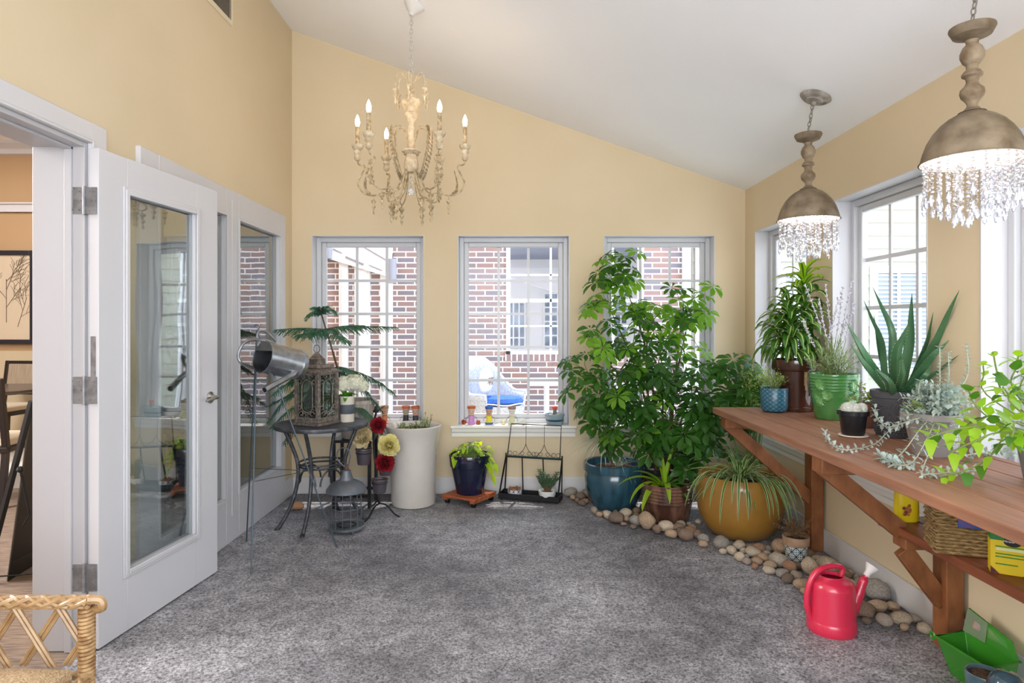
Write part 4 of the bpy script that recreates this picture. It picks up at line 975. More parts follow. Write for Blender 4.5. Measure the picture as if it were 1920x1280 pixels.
for i in range(70):
    a = rv(0, 2*PI); p0 = V(rv(-.05, .05), rv(-.05, .05), zs); p1 = p0+polar(a, rv(.5, 1.45))*rv(.10, .24); p1.x = min(p1.x, .13); pts = bez([p0, p0.lerp(p1, .5)+V(0, 0, .02), p1], 4); b.tube(pts, .0012, 4)
    for j in range(14): q = pts[R.randrange(1, len(pts))]; l.blade(q, polar(rv(0, 6.28), rv(0, 1.2)), rv(.018, .034), .006, .5, 2)
b.build('stems', STEMG, gp); l.build('leaves', LAV, gp)
# cactus
cc = thing('cactus_pot', 'white woolly cactus cluster in a small black plastic pot on a white saucer', 'plant', (1.548, 2.90, ZT_))
MB().lathe([(0, 0), (.056, 0), (.062, .004), (.060, .007), (0, .006)], n=32).build('saucer', M('bone_saucer', 'd9cdbb', .5), cc)
BP_ = M('black_plastic', '17181c', .3); pr = [(0, .007), (.044, .007), (.048, .011), (.058, .095), (.066, .097), (.067, .115), (.064, .117), (.058, .113), (.056, .10), (0, .10)]
zs = pot(cc, pr, BP_)
WOOL = M('white_wool', 'e8e4dc', .95, c2='cfd2c4', scale=120, bump=1, bscale=220)
for x, y, r_ in ((-.03, -.01, .026), (.0, -.02, .024), (.032, -.012, .025), (.005, .022, .026), (-.02, .03, .02)):
    b = MB(); b.ball((x, y, zs+r_*.8), r_, 14, (1, 1, 1.15))
    for k in range(110):
        d = polar(rv(0, 6.28), rv(-.2, 1.5)); b.tube([V(x, y, zs+r_*.8)+d*r_, V(x, y, zs+r_*.8)+d*(r_+.005)], [.0006, .0003], 3, cap=False)
    b.build('cactus_head', WOOL, cc)
# terracotta pot with small wilting plant
tc_ = thing('wilted_plant', 'small yellowing wilted plant in a terracotta pot between cactus and aloe', 'plant', (1.770, 3.16, ZT_))
zs = pot(tc_, pot_prof(.045, .055, .12, .006, .03, .004), M('dark_terracotta', '70483a', .8, c2='5c3a30', scale=14))
feathery(tc_, zs, 12, (.05, .13), leafm('wilted', '8a9a2e', .3, '5a4a22', .6, 40), -.02, .03, (.2, 1.3), 5, xmax=.07)
# aloe
al = thing('aloe_plant', 'tall spiky aloe vera in a dark grey textured pot on the bench', 'plant', (1.740, 2.90, ZT_))
DGR = M('charcoal_woven_plastic', '47474c', .55, bump=.0); 
pr = [(0, 0), (.075, 0), (.079, .006), (.095, .175), (.101, .178), (.103, .205), (.099, .208), (.094, .203), (.091, .18), (0, .18)]
zs = pot(al, pr, DGR, n=40)
b = MB()
for k in range(16):
    z = .02+k*.0095; r_ = .079+.016*(z/.175)+.0006
    for j in range(40): a = 2*PI*(j+.5*(k % 2))/40; b.ball((r_*math.cos(a), r_*math.sin(a), z), .0046, 4, (1, 1, .7))
b.build('woven_texture', DGR, al)
AL = leafm('aloe', '35603e', .06, '4a7650', .35, 7); ALD = M('aloe_spine', 'a9b48a', .5)
b = MB(); tb2 = MB()
def aloe_leaf(pts, wd):
    P = bez(pts, 5); n = len(P); vs = []; 
    c0 = V(0, 0, zs)
    for i, p in enumerate(P):
        t = i/(n-1); d = (P[min(i+1, n-1)]-P[max(i-1, 0)]).normalized(); out = V(p.x, p.y, 0); out = out.normalized() if out.length > .01 else V(0, -1, 0)
        s_ = d.cross(out); s_ = s_.normalized() if s_.length > .05 else V(1, 0, 0); nn = s_.cross(d).normalized(); w_ = wd*1.25*(1-t**1.6)*(.75+.25*math.sin(min(1, t*3)*PI/2))+.0008; th = w_*.34
        prof = ((-1, .22), (-.5, -.25), (0, -.55), (.5, -.25), (1, .22), (.5, .12), (0, .0), (-.5, .12))
        for a_, c_ in prof: vs.append(p+s_*a_*w_/2-nn*c_*th*2)
        if i % 1 == 0 and 0 < i < n-1 and w_ > .006:
            for sg in (-1, 1): e = p+s_*sg*w_/2; tb2.tube([e, e+s_*sg*.004+d*.002], [.0012, .0003], 3, cap=False)
    k = 8; fs = [(i*k+j, i*k+(j+1) % k, (i+1)*k+(j+1) % k, (i+1)*k+j) for i in range(n-1) for j in range(k)]
    b.add(vs, fs)
AO = V(al.location)
def ap(px_, py_, Y):
    Y = min(Y, 1.845*F/(px_-CX)); return V(PX(px_, Y), Y, PZ(py_, Y))-AO
for tipx, tipy, Y, mx, my, wd in ((1586, 603, 2.78, 1625, 672, .042), (1619, 562, 2.92, 1655, 640, .044), (1634, 533, 3.0, 1672, 620, .036), (1710, 548, 2.95, 1708, 640, .050), (1799, 543, 2.80, 1752, 640, .060), (1780, 637, 2.75, 1745, 672, .046),
        (1705, 604, 2.72, 1682, 660, .042), (1750, 585, 3.0, 1737, 640, .030), (1637, 585, 3.0, 1648, 655, .028), (1594, 645, 2.78, 1630, 695, .034), (1798, 665, 2.9, 1765, 690, .022), (1666, 610, 3.02, 1672, 660, .024), (1699, 615, 3.0, 1697, 670, .026), (1640, 690, 2.72, 1665, 715, .034), (1748, 684, 2.76, 1735, 705, .034), (1690, 668, 2.72, 1692, 700, .024)):
    a0 = math.atan2(ap(mx, my, Y).y, ap(mx, my, Y).x); base = V(.03*math.cos(a0), .03*math.sin(a0), zs-.01)
    aloe_leaf([base, base.lerp(ap(mx, my, Y), .55)+V(0, 0, .0), ap(mx, my, Y), ap(mx, my, Y).lerp(ap(tipx, tipy, Y), .55), ap(tipx, tipy, Y)], wd)
b.build('leaves', AL, al); tb2.build('leaf_teeth', ALD, al)
# silver trailing plant in grey pot
sv = thing('silver_trailing_plant', 'trailing silvery licorice plant in a taupe grey pot at the bench front', 'plant', (1.625, 2.48, ZT_))
pr = pot_prof(.062, .098, .165, .006, .028, .006)
zs = pot(sv, pr, M('taupe_plastic', '8a8380', .5))
SIL = leafm('silver', '98aba9', .15, 'bccaca', .7, 40); SILS = M('silver_stem', 'b5b8a4', .8)
SO = V(sv.location); b = MB(); l = MB()
def trail(pts, ls=.020, step=1, n=7, lm=l, bm=b, rr_=.0020, per=2, wr=.62, drp=.5):
    P = bez([V(p) for p in pts], n); bm.tube(P, rr_, 5)
    for i in range(1, len(P), step):
        for j in range(per):
            d = (P[i]-P[i-1]).normalized(); u, w_ = orth(d); a = i*1.9+j*2*PI/per; e = (u*math.cos(a)+w_*math.sin(a)+d*.4+V(0, 0, .15)).normalized()
            s_ = ls*rv(.7, 1.2); lm.blade(P[i]+e*.003, e, s_, s_*wr, drp, 3, fold=.1, shape=0)
def sp_(px_, py_, z):                                              # a point of the stem lying z above the bench top
    Y = (H-ZB-z)*F/(py_-CY); return V(PX(px_, Y), Y, ZB+z)-SO
top = V(0, -.04, zs+.02)
trail([top, (-.11, -.02, zs+.01), sp_(1690, 790, .09), sp_(1662, 812, .05), sp_(1640, 832, .012), sp_(1600, 842, .012), sp_(1570, 840, .012), sp_(1552, 822, .014), sp_(1546, 808, .016)])
trail([top, (-.105, -.06, zs), sp_(1668, 800, .10), sp_(1650, 790, .10), sp_(1640, 770, .13), sp_(1655, 740, .17), sp_(1660, 725, .19)], .022)
trail([top, (-.09, -.09, zs-.02), sp_(1690, 850, .03), sp_(1660, 860, .014), sp_(1650, 852, .012)], .026)
trail([top, (-.07, -.11, zs-.03), sp_(1715, 862, .03), sp_(1690, 872, .014), sp_(1672, 866, .014), sp_(1655, 858, .016)], .028)
trail([top, (-.05, -.12, zs-.03), sp_(1730, 880, .02), sp_(1745, 888, .014), sp_(1785, 885, .014), sp_(1830, 882, .014)], .022)
trail([top, (.02, -.12, zs-.03), sp_(1800, 850, .03), sp_(1830, 850, .016), sp_(1870, 845, .016), sp_(1905, 850, .016)], .022)
for px_, py_ in ((1762, 652), (1778, 662), (1812, 648), (1740, 720), (1725, 715)): trail([top, (V(PX(px_, 2.45), 2.45, PZ((py_+770)/2, 2.45))-SO), V(PX(px_, 2.45), 2.45, PZ(py_, 2.45))-SO], .018, 1, 9, per=3)
for i in range(120):
    a = rv(0, 2*PI); L = rv(.05, .13); p1 = top+polar(a, rv(.05, 1.3))*L; trail([V(rv(-.05, .05), rv(-.05, .05), zs), p1.lerp(V(0, 0, zs), .4)+V(0, 0, .02), p1], .019, 1, 3, per=3)
b.build('stems', SILS, sv); l.build('leaves', SIL, sv)
l2 = MB()
for i in range(9): a = rv(2.2, 4.2); l2.blade(V(-.05, -.02, zs+.02), polar(a, rv(.2, .9)), rv(.05, .08), .035, .6, 4, shape=0)
l2.build('sage_leaves', leafm('sage', '93a869', .3, 'a9bb83'), sv)
# white pot behind
simple_pot('white_pot', 'plain white pot behind the silver trailing plant on the bench', (1.79, 2.62, ZT_), pot_prof(.038, .050, .13, .005), M('white_ceramic', 'd9dde0', .3), cat='pot')
# lime leafy plant at the right edge
lg = thing('lime_nettle_plant', 'bright lime-green toothed-leaf plant in a grey pot at the right picture edge', 'plant', (1.712, 2.03, ZT_))
zs = pot(lg, pot_prof(.07, .095, .16, .006, .025, .005), M('grey_plastic2', '707074', .5))
LG = leafm('nettle_lime', '7fae22', .45, 'a0c832', .4, 6); LGD = leafm('nettle_dark', '3d6e26', .35, '5b8e30', .4, 6)
b = MB(); l = MB(); ld = MB(); GO = V(lg.location)
def g(px_, py_, Y): return V(PX(px_, Y), Y, PZ(py_, Y))-GO
def lstem(pts, ls, mb, n=4):
    P = bez(pts, n); b.tube(P, .0026, 5)
    for i in range(3, len(P), 2 if len(P) > 9 else 1):
        for j in range(2):
            a = i*.785+j*PI; d = (P[i]-P[i-1]).normalized(); u, w_ = orth(d); e = (u*math.cos(a)+w_*math.sin(a)+d*.5+V(0, 0, .1)).normalized(); s_ = ls*rv(.85, 1.45)
            (mb if R.random() < .7 else ld).blade(P[i]+e*.01, e, s_, s_*.62, .8, 5, fold=.12, shape=3)
T0 = V(0, -.02, zs)
for pts, ls in (([(1870, 790, 2.05), (1830, 760, 2.08), (1815, 728, 2.1)], .050), ([(1885, 740, 2.0), (1870, 700, 2.0), (1862, 660, 2.0)], .04), ([(1900, 730, 2.0), (1905, 690, 2.0), (1910, 665, 2.0)], .045),
                ([(1880, 800, 1.98), (1820, 800, 2.0), (1770, 810, 2.02), (1738, 822, 2.04)], .050), ([(1880, 810, 1.95), (1820, 830, 1.97), (1780, 850, 2.0)], .052), ([(1870, 780, 2.08), (1830, 790, 2.1), (1800, 800, 2.12)], .05),
                ([(1900, 760, 1.93), (1890, 740, 1.93), (1880, 725, 1.93)], .055), ([(1910, 790, 1.92), (1900, 810, 1.92), (1895, 840, 1.92)], .05), ([(1850, 740, 2.15), (1845, 700, 2.15), (1843, 684, 2.15)], .03),
                ([(1915, 740, 1.98), (1925, 700, 1.98), (1940, 680, 1.98)], .05), ([(1940, 760, 1.9), (1960, 720, 1.9), (1980, 700, 1.9)], .05), ([(1890, 820, 1.95), (1850, 862, 2.0), (1800, 885, 2.03), (1765, 892, 2.05)], .045)):
    lstem([T0]+[g(*p_) for p_ in pts], ls, l, 4)
b.build('stems', STEMG, lg); l.build('leaves', LG, lg); ld.build('darker_leaves', LGD, lg)

# ------------------------------------------------------------------ planter, pothos on a dolly, little greenhouse
CERA = GL('cream_ceramic', 'cfc9c2', 'c3bcb4', 3, .22)
wp = thing('tall_planter', 'tall cream glazed planter holding sparse sprouts left of middle window', 'planter', (-.735, 4.80, 0))
pr = [(0, 0), (.150, 0), (.160, .008), (.166, .05), (.170, .30), (.180, .44), (.195, .54), (.207, .578), (.209, .590), (.203, .596), (.190, .586), (.178, .555), (0, .555)]
MB().lathe(pr, n=56).build('pot', CERA, wp); MB().lathe([(0, .556), (.172, .556), (.1, .568), (0, .57)], n=24).build('soil', SOIL, wp)
b = MB(); l = MB(); TH = leafm('thyme', '6d8a4a', .3, '8fa468', .5, 30)
for i in range(60):
    x, y = rv(-.13, .13), rv(-.11, .1); hh = rv(.02, .05)*(1 if x < .05 else 2.6); p0 = V(x, y, .56); p1 = p0+V(rv(-.03, .03), rv(-.02, .02), hh); b.tube([p0, p1], .0012, 4)
    for j in range(9): l.blade(p0.lerp(p1, rv(.2, 1)), polar(rv(0, 6.28), rv(-.2, 1)), rv(.008, .016), .008, .4, 2)
b.build('stems', STEMG, wp); l.build('leaves', TH, wp)
# dolly
dl = thing('plant_dolly', 'slatted reddish wood plant dolly on four black castors under the navy pot', 'dolly', (PX(880, 4.86), 4.86, 0), -.55)
for i in range(5): MB().box((-.15, -.145+i*.0605, .052), (.15, -.145+i*.0605+.048, .070)).build('slat', DOLLYW, dl, bev=.003)
for sx in (-1, 1): MB().box((sx*.125-.02, -.145, .034), (sx*.125+.02, .145, .0515)).build('rail', DOLLYW, dl, bev=.002)
for sx in (-1, 1):
    for sy in (-1, 1):
        b = MB(); b.tube([(sx*.12-.014, sy*.115, .0165), (sx*.12+.014, sy*.115, .0165)], .0165, 14); b.lathe([(0, .022), (.017, .024), (.015, .0335), (0, .0335)], (sx*.12, sy*.115, 0), 12); b.build('castor', BLACKM, dl)
nv = thing('pothos_pot', 'lime green pothos in a navy blue glazed pot on the wooden dolly', 'plant', (PX(881, 4.86), 4.86, .071))
NAV = GL('navy_glaze', '10142c', '1a1f3c', 6, .1)
pr = [(0, 0), (.098, 0), (.105, .01), (.137, .17), (.141, .20), (.150, .205), (.158, .29), (.155, .297), (.148, .293), (.143, .26), (0, .26)]
zs = pot(nv, pr, NAV, n=48)
LM = leafm('pothos_lime', 'a6cc26', .45, 'b9d93a', .35, 5)
b = MB(); l = MB(); ld = MB()
for i in range(44):
    a = rv(0, 2*PI); el = rv(.3, 1.3); p0 = V(rv(-.06, .06), rv(-.06, .06), zs); L = rv(.06, .12); p1 = p0+polar(a, el)*L
    if a < .2 or a > 5.2: p1 += V(.04, 0, -.03)
    b.tube(bez([p0, p0.lerp(p1, .5)+V(0, 0, .02), p1], 4), .0022, 5); (l if i % 7 else ld).blade(p1, (polar(a, .1)), rv(.06, .085), rv(.042, .055), 1.6, 6, fold=.12, shape=3)
for ax_, zz in ((.14, -.06), (.16, -.12), (.12, -.02), (.175, -.03)):
    p1 = V(ax_*1.05, -.07, .26+zz); b.tube(bez([(0, 0, zs), (.10, -.04, .32), p1], 5), .0024, 5); l.blade(p1, (.3, -.3, -.6), .085, .058, .3, 6, shape=3); l.blade(p1.lerp(V(.1, -.04, .31), .5), (.7, -.3, -.1), .07, .05, 1.2, 6, shape=3)
b.blade if False else None; l.blade(V(-.10, -.10, .30), (-.1, -.5, -.8), .10, .062, .2, 6, shape=3); b.tube([(-.03, 0, zs), (-.09, -.08, .31), (-.10, -.10, .30)], .0024, 5)
b.build('stems', STEMG, nv); l.build('leaves', LM, nv); ld.build('darker_leaves', leafm('pothos_dark', '3f6f2c', .3), nv)
# greenhouse
gh = thing('mini_greenhouse', 'black wire tabletop greenhouse frame with its lid open, under middle window', 'frame', (PX(933, 4.93)+.005, 4.915, 0), -.28)
W_ = .475; D_ = .15
b = MB(); b.box((0, 0, .012), (W_, D_, .016)); b.box((0, 0, .012), (W_, .006, .052)); b.box((0, D_-.006, .012), (W_, D_, .052)); b.box((0, .006, .012), (.006, D_-.006, .052)); b.box((W_-.006, .006, .012), (W_, D_-.006, .052)); b.build('tray', BLACKM, gh, smooth=False)
for sx in (.02, W_-.02):
    for sy in (.02, D_-.02): MB().lathe([(0, 0), (.008, 0), (.008, .0115), (0, .0115)], (sx, sy, 0), 10).build('foot', BLACKM, gh)
bar = lambda a, c, w_=.009: MB().bar(a, c, w_, w_)
x0, x1, yf, yb2, zr = .045, W_-.0, .006, D_-.03, .325
for a, c in (((.008, yf, .05), (x0, .06, zr)), ((W_-.008, yf, .05), (x1+.012, .06, zr)), ((.012, yb2+.02, .05), (x0+.005, .065, zr)), ((W_-.008, yb2+.02, .05), (x1+.012, .066, zr)), ((.16, yb2+.02, .05), (.17, .075, zr)), ((.33, yb2+.02, .05), (.335, .075, zr))): bar(a, c).build('upright', BLACKM, gh)
b = MB(); b.bar((x0-.004, .06, zr), (x1+.016, .06, zr), .010, .012); b.build('ridge_bar', BLACKM, gh)
for x in (x0, x1+.012): MB().lathe([(.005, 0), (.008, .006), (.004, .012), (.007, .018), (0, .026)], (x, .06, zr+.005), 10).build('finial', BLACKM, gh)
zt2 = .575; b = MB(); yy = .066
b.tube([(x0+.01, yy, zr+.01), (x0+.035, yy+.02, zt2), (x1-.0, yy+.02, zt2), (x1-.005, yy, zr+.01)], .0045, 6); b.build('lid_frame', BLACKM, gh)
b = MB()
for xc in (.20, .345):
    b.tube([(xc, yy+.018, zt2), (xc, yy+.008, zr+.10)], .0018, 5)
    for sg in (-1, 1):
        b.tube(bez([(xc, yy+.008, zr+.10), (xc+sg*.02, yy+.005, zr+.055), (xc+sg*.06, yy+.003, zr+.012)], 5), .0022, 5)
        b.tube([V(xc+sg*.028+.014*math.cos(t), yy+.003, zr+.028+.014*math.sin(t)) for t in [i*.5 for i in range(13)]], .0018, 5)
for xc in (.075, .115, .265, .285, .42, .455): b.tube([V(xc+.016*math.cos(t), yy+.003, zr+.026+.016*math.sin(t)) for t in [i*.5 for i in range(13)]], .0018, 5)
b.build('scrollwork', BLACKM, gh)
MB().bar((x0+.005, .066, zr+.006), (x1, .066, zr+.006), .006, .008).build('hinge_bar', M('green_bar', '2a5a50', .4), gh)
ghm = gh
def ghp(x, y, z): v = Matrix.Rotation(-.28, 3, 'Z') @ V(x, y, z); return v+V(gh.location)
q = ghp(.115, .062, .017); g1 = thing('succulent_bowl', 'small grey and white diamond-patterned bowl with brown stonecrop in the wire greenhouse', 'plant', q)
DIA = bpy.data.materials.new('diamond_glaze'); DIA.use_nodes = True; tile_mat(DIA, 'c9ccd2', 'b9bdc6', '3e4552', 9, 130)
zs = pot(g1, [(0, 0), (.042, 0), (.05, .006), (.056, .04), (.055, .058), (.050, .06), (.048, .05), (0, .05)], DIA, n=32)
b = MB()
for i in range(60): b.ball((rv(-.04, .04), rv(-.04, .04), zs+rv(.002, .014)), rv(.005, .009), 6)
b.build('stonecrop', M('brown_stonecrop', '7d4a34', .7, c2='9a6a48', scale=60), g1)
q = ghp(.372, .058, .017); g2 = thing('jade_plant', 'jade plant in a low white bowl inside the wire greenhouse', 'plant', q)
zs = pot(g2, [(0, 0), (.042, 0), (.05, .006), (.064, .04), (.067, .066), (.063, .070), (.058, .064), (.054, .052), (0, .052)], M('white_bowl', 'd9dad8', .3), n=36)
b = MB(); l = MB(); JD = leafm('jade', '41604a', .1, '577a58', .3, 20)
for tx, ty, tz in ((-.07, .01, .17), (-.03, -.01, .20), (.0, 0, .18), (.045, .0, .13), (.075, -.01, .20), (.085, 0, .16), (-.05, 0, .13), (.02, .01, .15), (-.06, 0, .22)):
    P = bez([(tx*.2, 0, zs), (tx*.5, ty*.5, zs+(tz-zs)*.5), (tx, ty, tz)], 5); b.tube(P, [.005]*5+[.0035]*5+[.002], 6)
    for k in range(4, len(P)):
        for j in range(4): a = k*1.2+j*1.57; d = polar(a, .4); l.ball(P[k]+d*.014, .012, 6, (1, .55, .32), d.to_track_quat('X', 'Z').to_matrix())
b.build('stems', STEMB, g2); l.build('leaves', JD, g2)
# ------------------------------------------------------------------ round metal table and what stands on it
TC = V(-1.285, 4.33, 0); TZ = .68
bt = thing('bistro_table', 'round dark metal bistro table with curved legs in the left corner', 'table', TC)
MB().lathe([(0, TZ-.006), (.290, TZ-.006), (.293, TZ-.026), (.304, TZ-.026), (.308, TZ-.012), (.305, TZ-.001), (.298, TZ), (0, TZ)], n=56).build('tabletop', DMETAL, bt)
for a in (math.radians(208), math.radians(262), math.radians(20), math.radians(82)):
    c, s_ = math.cos(a), math.sin(a)
    MB().tube(bez([(c*.245, s_*.245, TZ-.02), (c*.20, s_*.20, .56), (c*.155, s_*.155, .42), (c*.16, s_*.16, .28), (c*.20, s_*.20, .14), (c*.268, s_*.268, .02), (c*.285, s_*.285, .008)], 5), .0125, 10).build('leg', DMETAL, bt)
    o = MB().lathe([(0, 0), (.016, 0), (.016, .008), (0, .012)], (c*.285, s_*.285, 0), 12).build('foot', DMETAL, bt)
for z, r_ in ((.415, .150), (.392, .135)): MB().tube([(r_*math.cos(2*PI*i/32), r_*math.sin(2*PI*i/32), z) for i in range(32)], .007, 8, closed=True).build('ring_stretcher', DMETAL, bt)
for a in (math.radians(235), math.radians(320), math.radians(50), math.radians(145)):
    u = V(-math.sin(a), math.cos(a), 0); c0 = V(math.cos(a)*.115, math.sin(a)*.115, 0)
    MB().tube([c0+u*.085*math.cos(t)+V(0, 0, .28+.10*math.sin(t)) for t in [PI*i/14 for i in range(15)]], .006, 8).build('arch', DMETAL, bt)
# square lantern
ln = thing('lantern', 'square antique metal lantern with arched glass sides on the round table', 'lantern', (PX(594, 4.27), 4.27, TZ+.001), math.radians(-24))
hs = .092
b = MB(); b.prism([(-.108, -.108, 0), (.108, -.108, 0), (.108, .108, 0), (-.108, .108, 0)], (0, 0, .018)); b.prism([(-.10, -.10, .018), (.10, -.10, .018), (.10, .10, .018), (-.10, .10, .018)], (0, 0, .022)); b.build('base', PEWTER, ln, bev=.004)
for sx in (-1, 1):
    for sy in (-1, 1): MB().box((sx*hs-.009, sy*hs-.009, .04), (sx*hs+.009, sy*hs+.009, .345)).build('corner_post', PEWTER, ln, bev=.002)
def curl(c, u, v, r_, t0, t1, n=14): return [c+u*(r_*(1-.45*i/n)*math.cos(t0+(t1-t0)*i/n))+v*(r_*(1-.45*i/n)*math.sin(t0+(t1-t0)*i/n)) for i in range(n+1)]
for k in range(4):
    a = k*PI/2; nrm = V(math.cos(a), math.sin(a), 0); u = V(-math.sin(a), math.cos(a), 0); v = V(0, 0, 1); c0 = nrm*hs
    b = MB()
    b.tube([c0+u*.045*math.cos(t)+v*(.245+.055*math.sin(t)) for t in [PI*i/12 for i in range(13)]], .004, 6)
    b.tube([c0+u*.045*math.cos(t)+v*(.125-.04*math.sin(t)) for t in [PI*i/12 for i in range(13)]], .004, 6)
    for sg in (-1, 1): b.tube([c0+u*.045*sg+v*.125, c0+u*.045*sg+v*.245], .004, 6)
    for sg in (-1, 1):
        for (x, z, r_) in ((.058, .285, .017), (.030, .318, .016), (.062, .115, .017), (.045, .078, .018), (.018, .066, .016)):
            b.tube(curl(c0+nrm*.004+u*sg*x+v*z, u*sg, v, r_, 0, 5.2), .0035, 5)
    b.bar(c0+u*-.083+v*.047, c0+u*.083+v*.047, .014, .014, up=nrm); b.bar(c0+u*-.083+v*.338, c0+u*.083+v*.338, .014, .014, up=nrm)
    for sg in (-1, 1): b.bar(c0+u*sg*.076+v*.05, c0+u*sg*.076+v*.335, .008, .006, up=nrm)
    b.build('filigree', PEWTER, ln)
    MB().prism([c0-nrm*.004-u*.075+v*.05, c0-nrm*.004+u*.075+v*.05, c0-nrm*.004+u*.075+v*.335, c0-nrm*.004-u*.075+v*.335], -nrm*.003).build('glass', glassmat('lantern_glass', 1.5, (.7, .8, .78)) if k == 0 else bpy.data.materials['lantern_glass'], ln, smooth=False)
def frust(b, s0, z0, s1, z1):
    P0 = [V(x*s0, y*s0, z0) for x, y in ((-1, -1), (1, -1), (1, 1), (-1, 1))]; P1 = [V(x*s1, y*s1, z1) for x, y in ((-1, -1), (1, -1), (1, 1), (-1, 1))]
    b.add(P0+P1, [(3, 2, 1, 0), (4, 5, 6, 7)]+[(i, (i+1) % 4, 4+(i+1) % 4, 4+i) for i in range(4)])
b = MB(); frust(b, .114, .345, .114, .356); frust(b, .108, .356, .074, .375); frust(b, .080, .375, .076, .398); b.build('roof', PEWTER, ln, bev=.002)
b = MB(); frust(b, .040, .398, .038, .435); b.lathe([(.058, .435), (.056, .442), (.010, .478), (0, .485)], n=4); b.build('cupola', PEWTER, ln, bev=.002)
MB().tube([(.026*math.cos(t), 0, .500+.026*math.sin(t)) for t in [2*PI*i/20 for i in range(20)]], .0028, 6, closed=True).build('ring_handle', PEWTER, ln)
b = MB(); b.lathe([(0, .04), (.03, .04), (.034, .10), (.033, .10), (.029, .045), (0, .045)], n=20); b.build('candle_cup', glassmat('votive_glass', 1.5, (.9, .9, .9)), ln)
# vase of white hydrangea
vs_ = thing('flower_vase', 'white artificial hydrangeas in a book-page wrapped cylinder vase on the round table', 'vase', (PX(651, 4.38), 4.38, TZ+.001))
PAPER = brickmat('book_page_print', .012, .006, .0022, '8d8275', 'a59a8c', 'd6cdbf'); PAPER.node_tree.nodes['Brick Texture'].inputs['Mortar Size'].default_value = .0024
MB().lathe([(0, 0), (.046, 0), (.047, .003), (.047, .175), (.044, .175), (.043, .15), (0, .15)], n=32).build('cylinder', PAPER, vs_)
MB().lathe([(.0478, .055), (.0485, .056), (.0485, .118), (.0478, .119)], n=32, caps=False).build('slate_band', M('slate_band', '4c525c', .7), vs_)
WF = leafm('white_petal', 'ecebe2', .3, 'dcdccb', .7, 60); GLf = leafm('fresh_green', '4f9a24', .4, '6fb43a', .4)
for cx_, cy_, cz_, r_ in ((-.02, -.01, .255, .058), (.055, .0, .262, .062), (.10, .02, .235, .045), (.02, .05, .27, .05)):
    b = MB()
    for i in range(90):
        d = polar(rv(0, 6.28), rv(-.5, 1.57)); p0 = V(cx_, cy_, cz_)+d*r_*.9; ua, wa = orth(d); a0 = rv(0, 6)
        for k in range(4): b.blade(p0, (ua*math.cos(a0+k*PI/2)+wa*math.sin(a0+k*PI/2)+d*.25), .015, .014, .2, 2, up=d)
    b.ball((cx_, cy_, cz_), r_*.88, 10); b.build('flower_head', WF, vs_)
b = MB()
for i in range(26): a = rv(0, 2*PI); b.blade(V(rv(-.02, .02), rv(-.02, .02), .17), polar(a, rv(-.1, 1.0)), rv(.05, .08), .045, 1.2, 5, shape=3)
b.build('leaves', GLf, vs_)
# plant stand and Norfolk pine
ps = thing('plant_stand', 'black square metal plant stand behind the round table', 'stand', (-1.17, 4.80, 0))
SZ = .50
MB().box((-.145, -.13, SZ-.02), (.145, .13, SZ)).build('top', BLACKM, ps, bev=.003)
for sx in (-1, 1):
    for sy in (-1, 1): MB().box((sx*.13-.011, sy*.115-.011, .0), (sx*.13+.011, sy*.115+.011, SZ-.02)).build('leg', BLACKM, ps)
for sy in (-1, 1): MB().box((-.12, sy*.115-.008, .08), (.12, sy*.115+.008, .10)).build('cross_bar', BLACKM, ps)
npn = thing('norfolk_pine', 'drooping norfolk pine in a fluted pale grey pot on the black plant stand', 'plant', (-1.17, 4.80, SZ+.001))
FLP = M('pale_grey_fluted', 'b9aea4', .6, c2='a89c92', scale=5)
zs = pot(npn, pot_prof(.095, .145, .285, .010, .03, .008, belly=[(.2, .004), (.6, .006)]), FLP, n=96, flute=24, famp=.022)
NG = leafm('norfolk', '24574a', .15, '3d7a52', .45, 12); b = MB(); nb = MB()
NO = V(npn.location)
trunk = bez([V(-.03, 0, zs), V(-.10, -.03, .42), V(-.15, -.05, .62), V(PX(600, 4.72)-NO.x, -.06, PZ(585, 4.72)-NO.z)], 8); b.tube(trunk, [.010]*9+[.008]*8+[.006]*8, 8)
for p_ in trunk[6:]:
    for k in range(8): d = polar(rv(0, 6.28), rv(-.3, .8)); nb.tube([p_, p_+d*.012], [.0012, .0004], 3, cap=False)
def frond(p0, p1, sag, n=16, ll=.11, dr=-.8):
    p0 = V(p0); p1 = V(p1); P = [p0.lerp(p1, i/n)+V(0, 0, sag*4*(i/n)*(1-i/n)) for i in range(n+1)]; b.tube(P, [.003*(1-.7*i/n) for i in range(n+1)], 5)
    side = (p1-p0).cross(V(0, 0, 1)).normalized()
    for i in range(1, n*2+1):
        t = i/(n*2); q = P[min(n, int(t*n))].lerp(P[min(n, int(t*n)+1)], t*n-int(t*n)); d = (p1-p0).normalized()
        for sg in (-1, 1):
            L = ll*(.35+.65*math.sin(PI*min(1, .12+t*.88)))*rv(.8, 1.15); e = (side*sg*.75+d*.75+V(0, 0, dr*rv(.4, 1.2))).normalized(); w_ = q+e*L; m_ = q.lerp(w_, .5)+V(0, 0, L*.12)
            nb.tube([q, m_, w_], [.0026, .0032, .0012], 4, cap=False)
            for k in range(5):
                u_ = rv(.15, .95); r_ = q.lerp(w_, u_)+V(0, 0, .1*L*4*u_*(1-u_)*.5); nb.tube([r_, r_+(e+polar(rv(0, 6.28), rv(-.8, .8))*.8).normalized()*.010], [.0011, .0005], 3, cap=False)
def at(px_, py_, Y): return V(PX(px_, Y), Y, PZ(py_, Y))-NO
top = trunk[-1]; t1 = at(608, 617, 4.70)
for e, sg in ((at(742, 613, 4.68), .012), (at(520, 618, 4.45), .01), (at(560, 628, 4.30), .0), (at(650, 640, 4.35), .01), (at(590, 625, 4.95), .01), (at(680, 610, 4.95), .01)): frond(t1, e, sg)
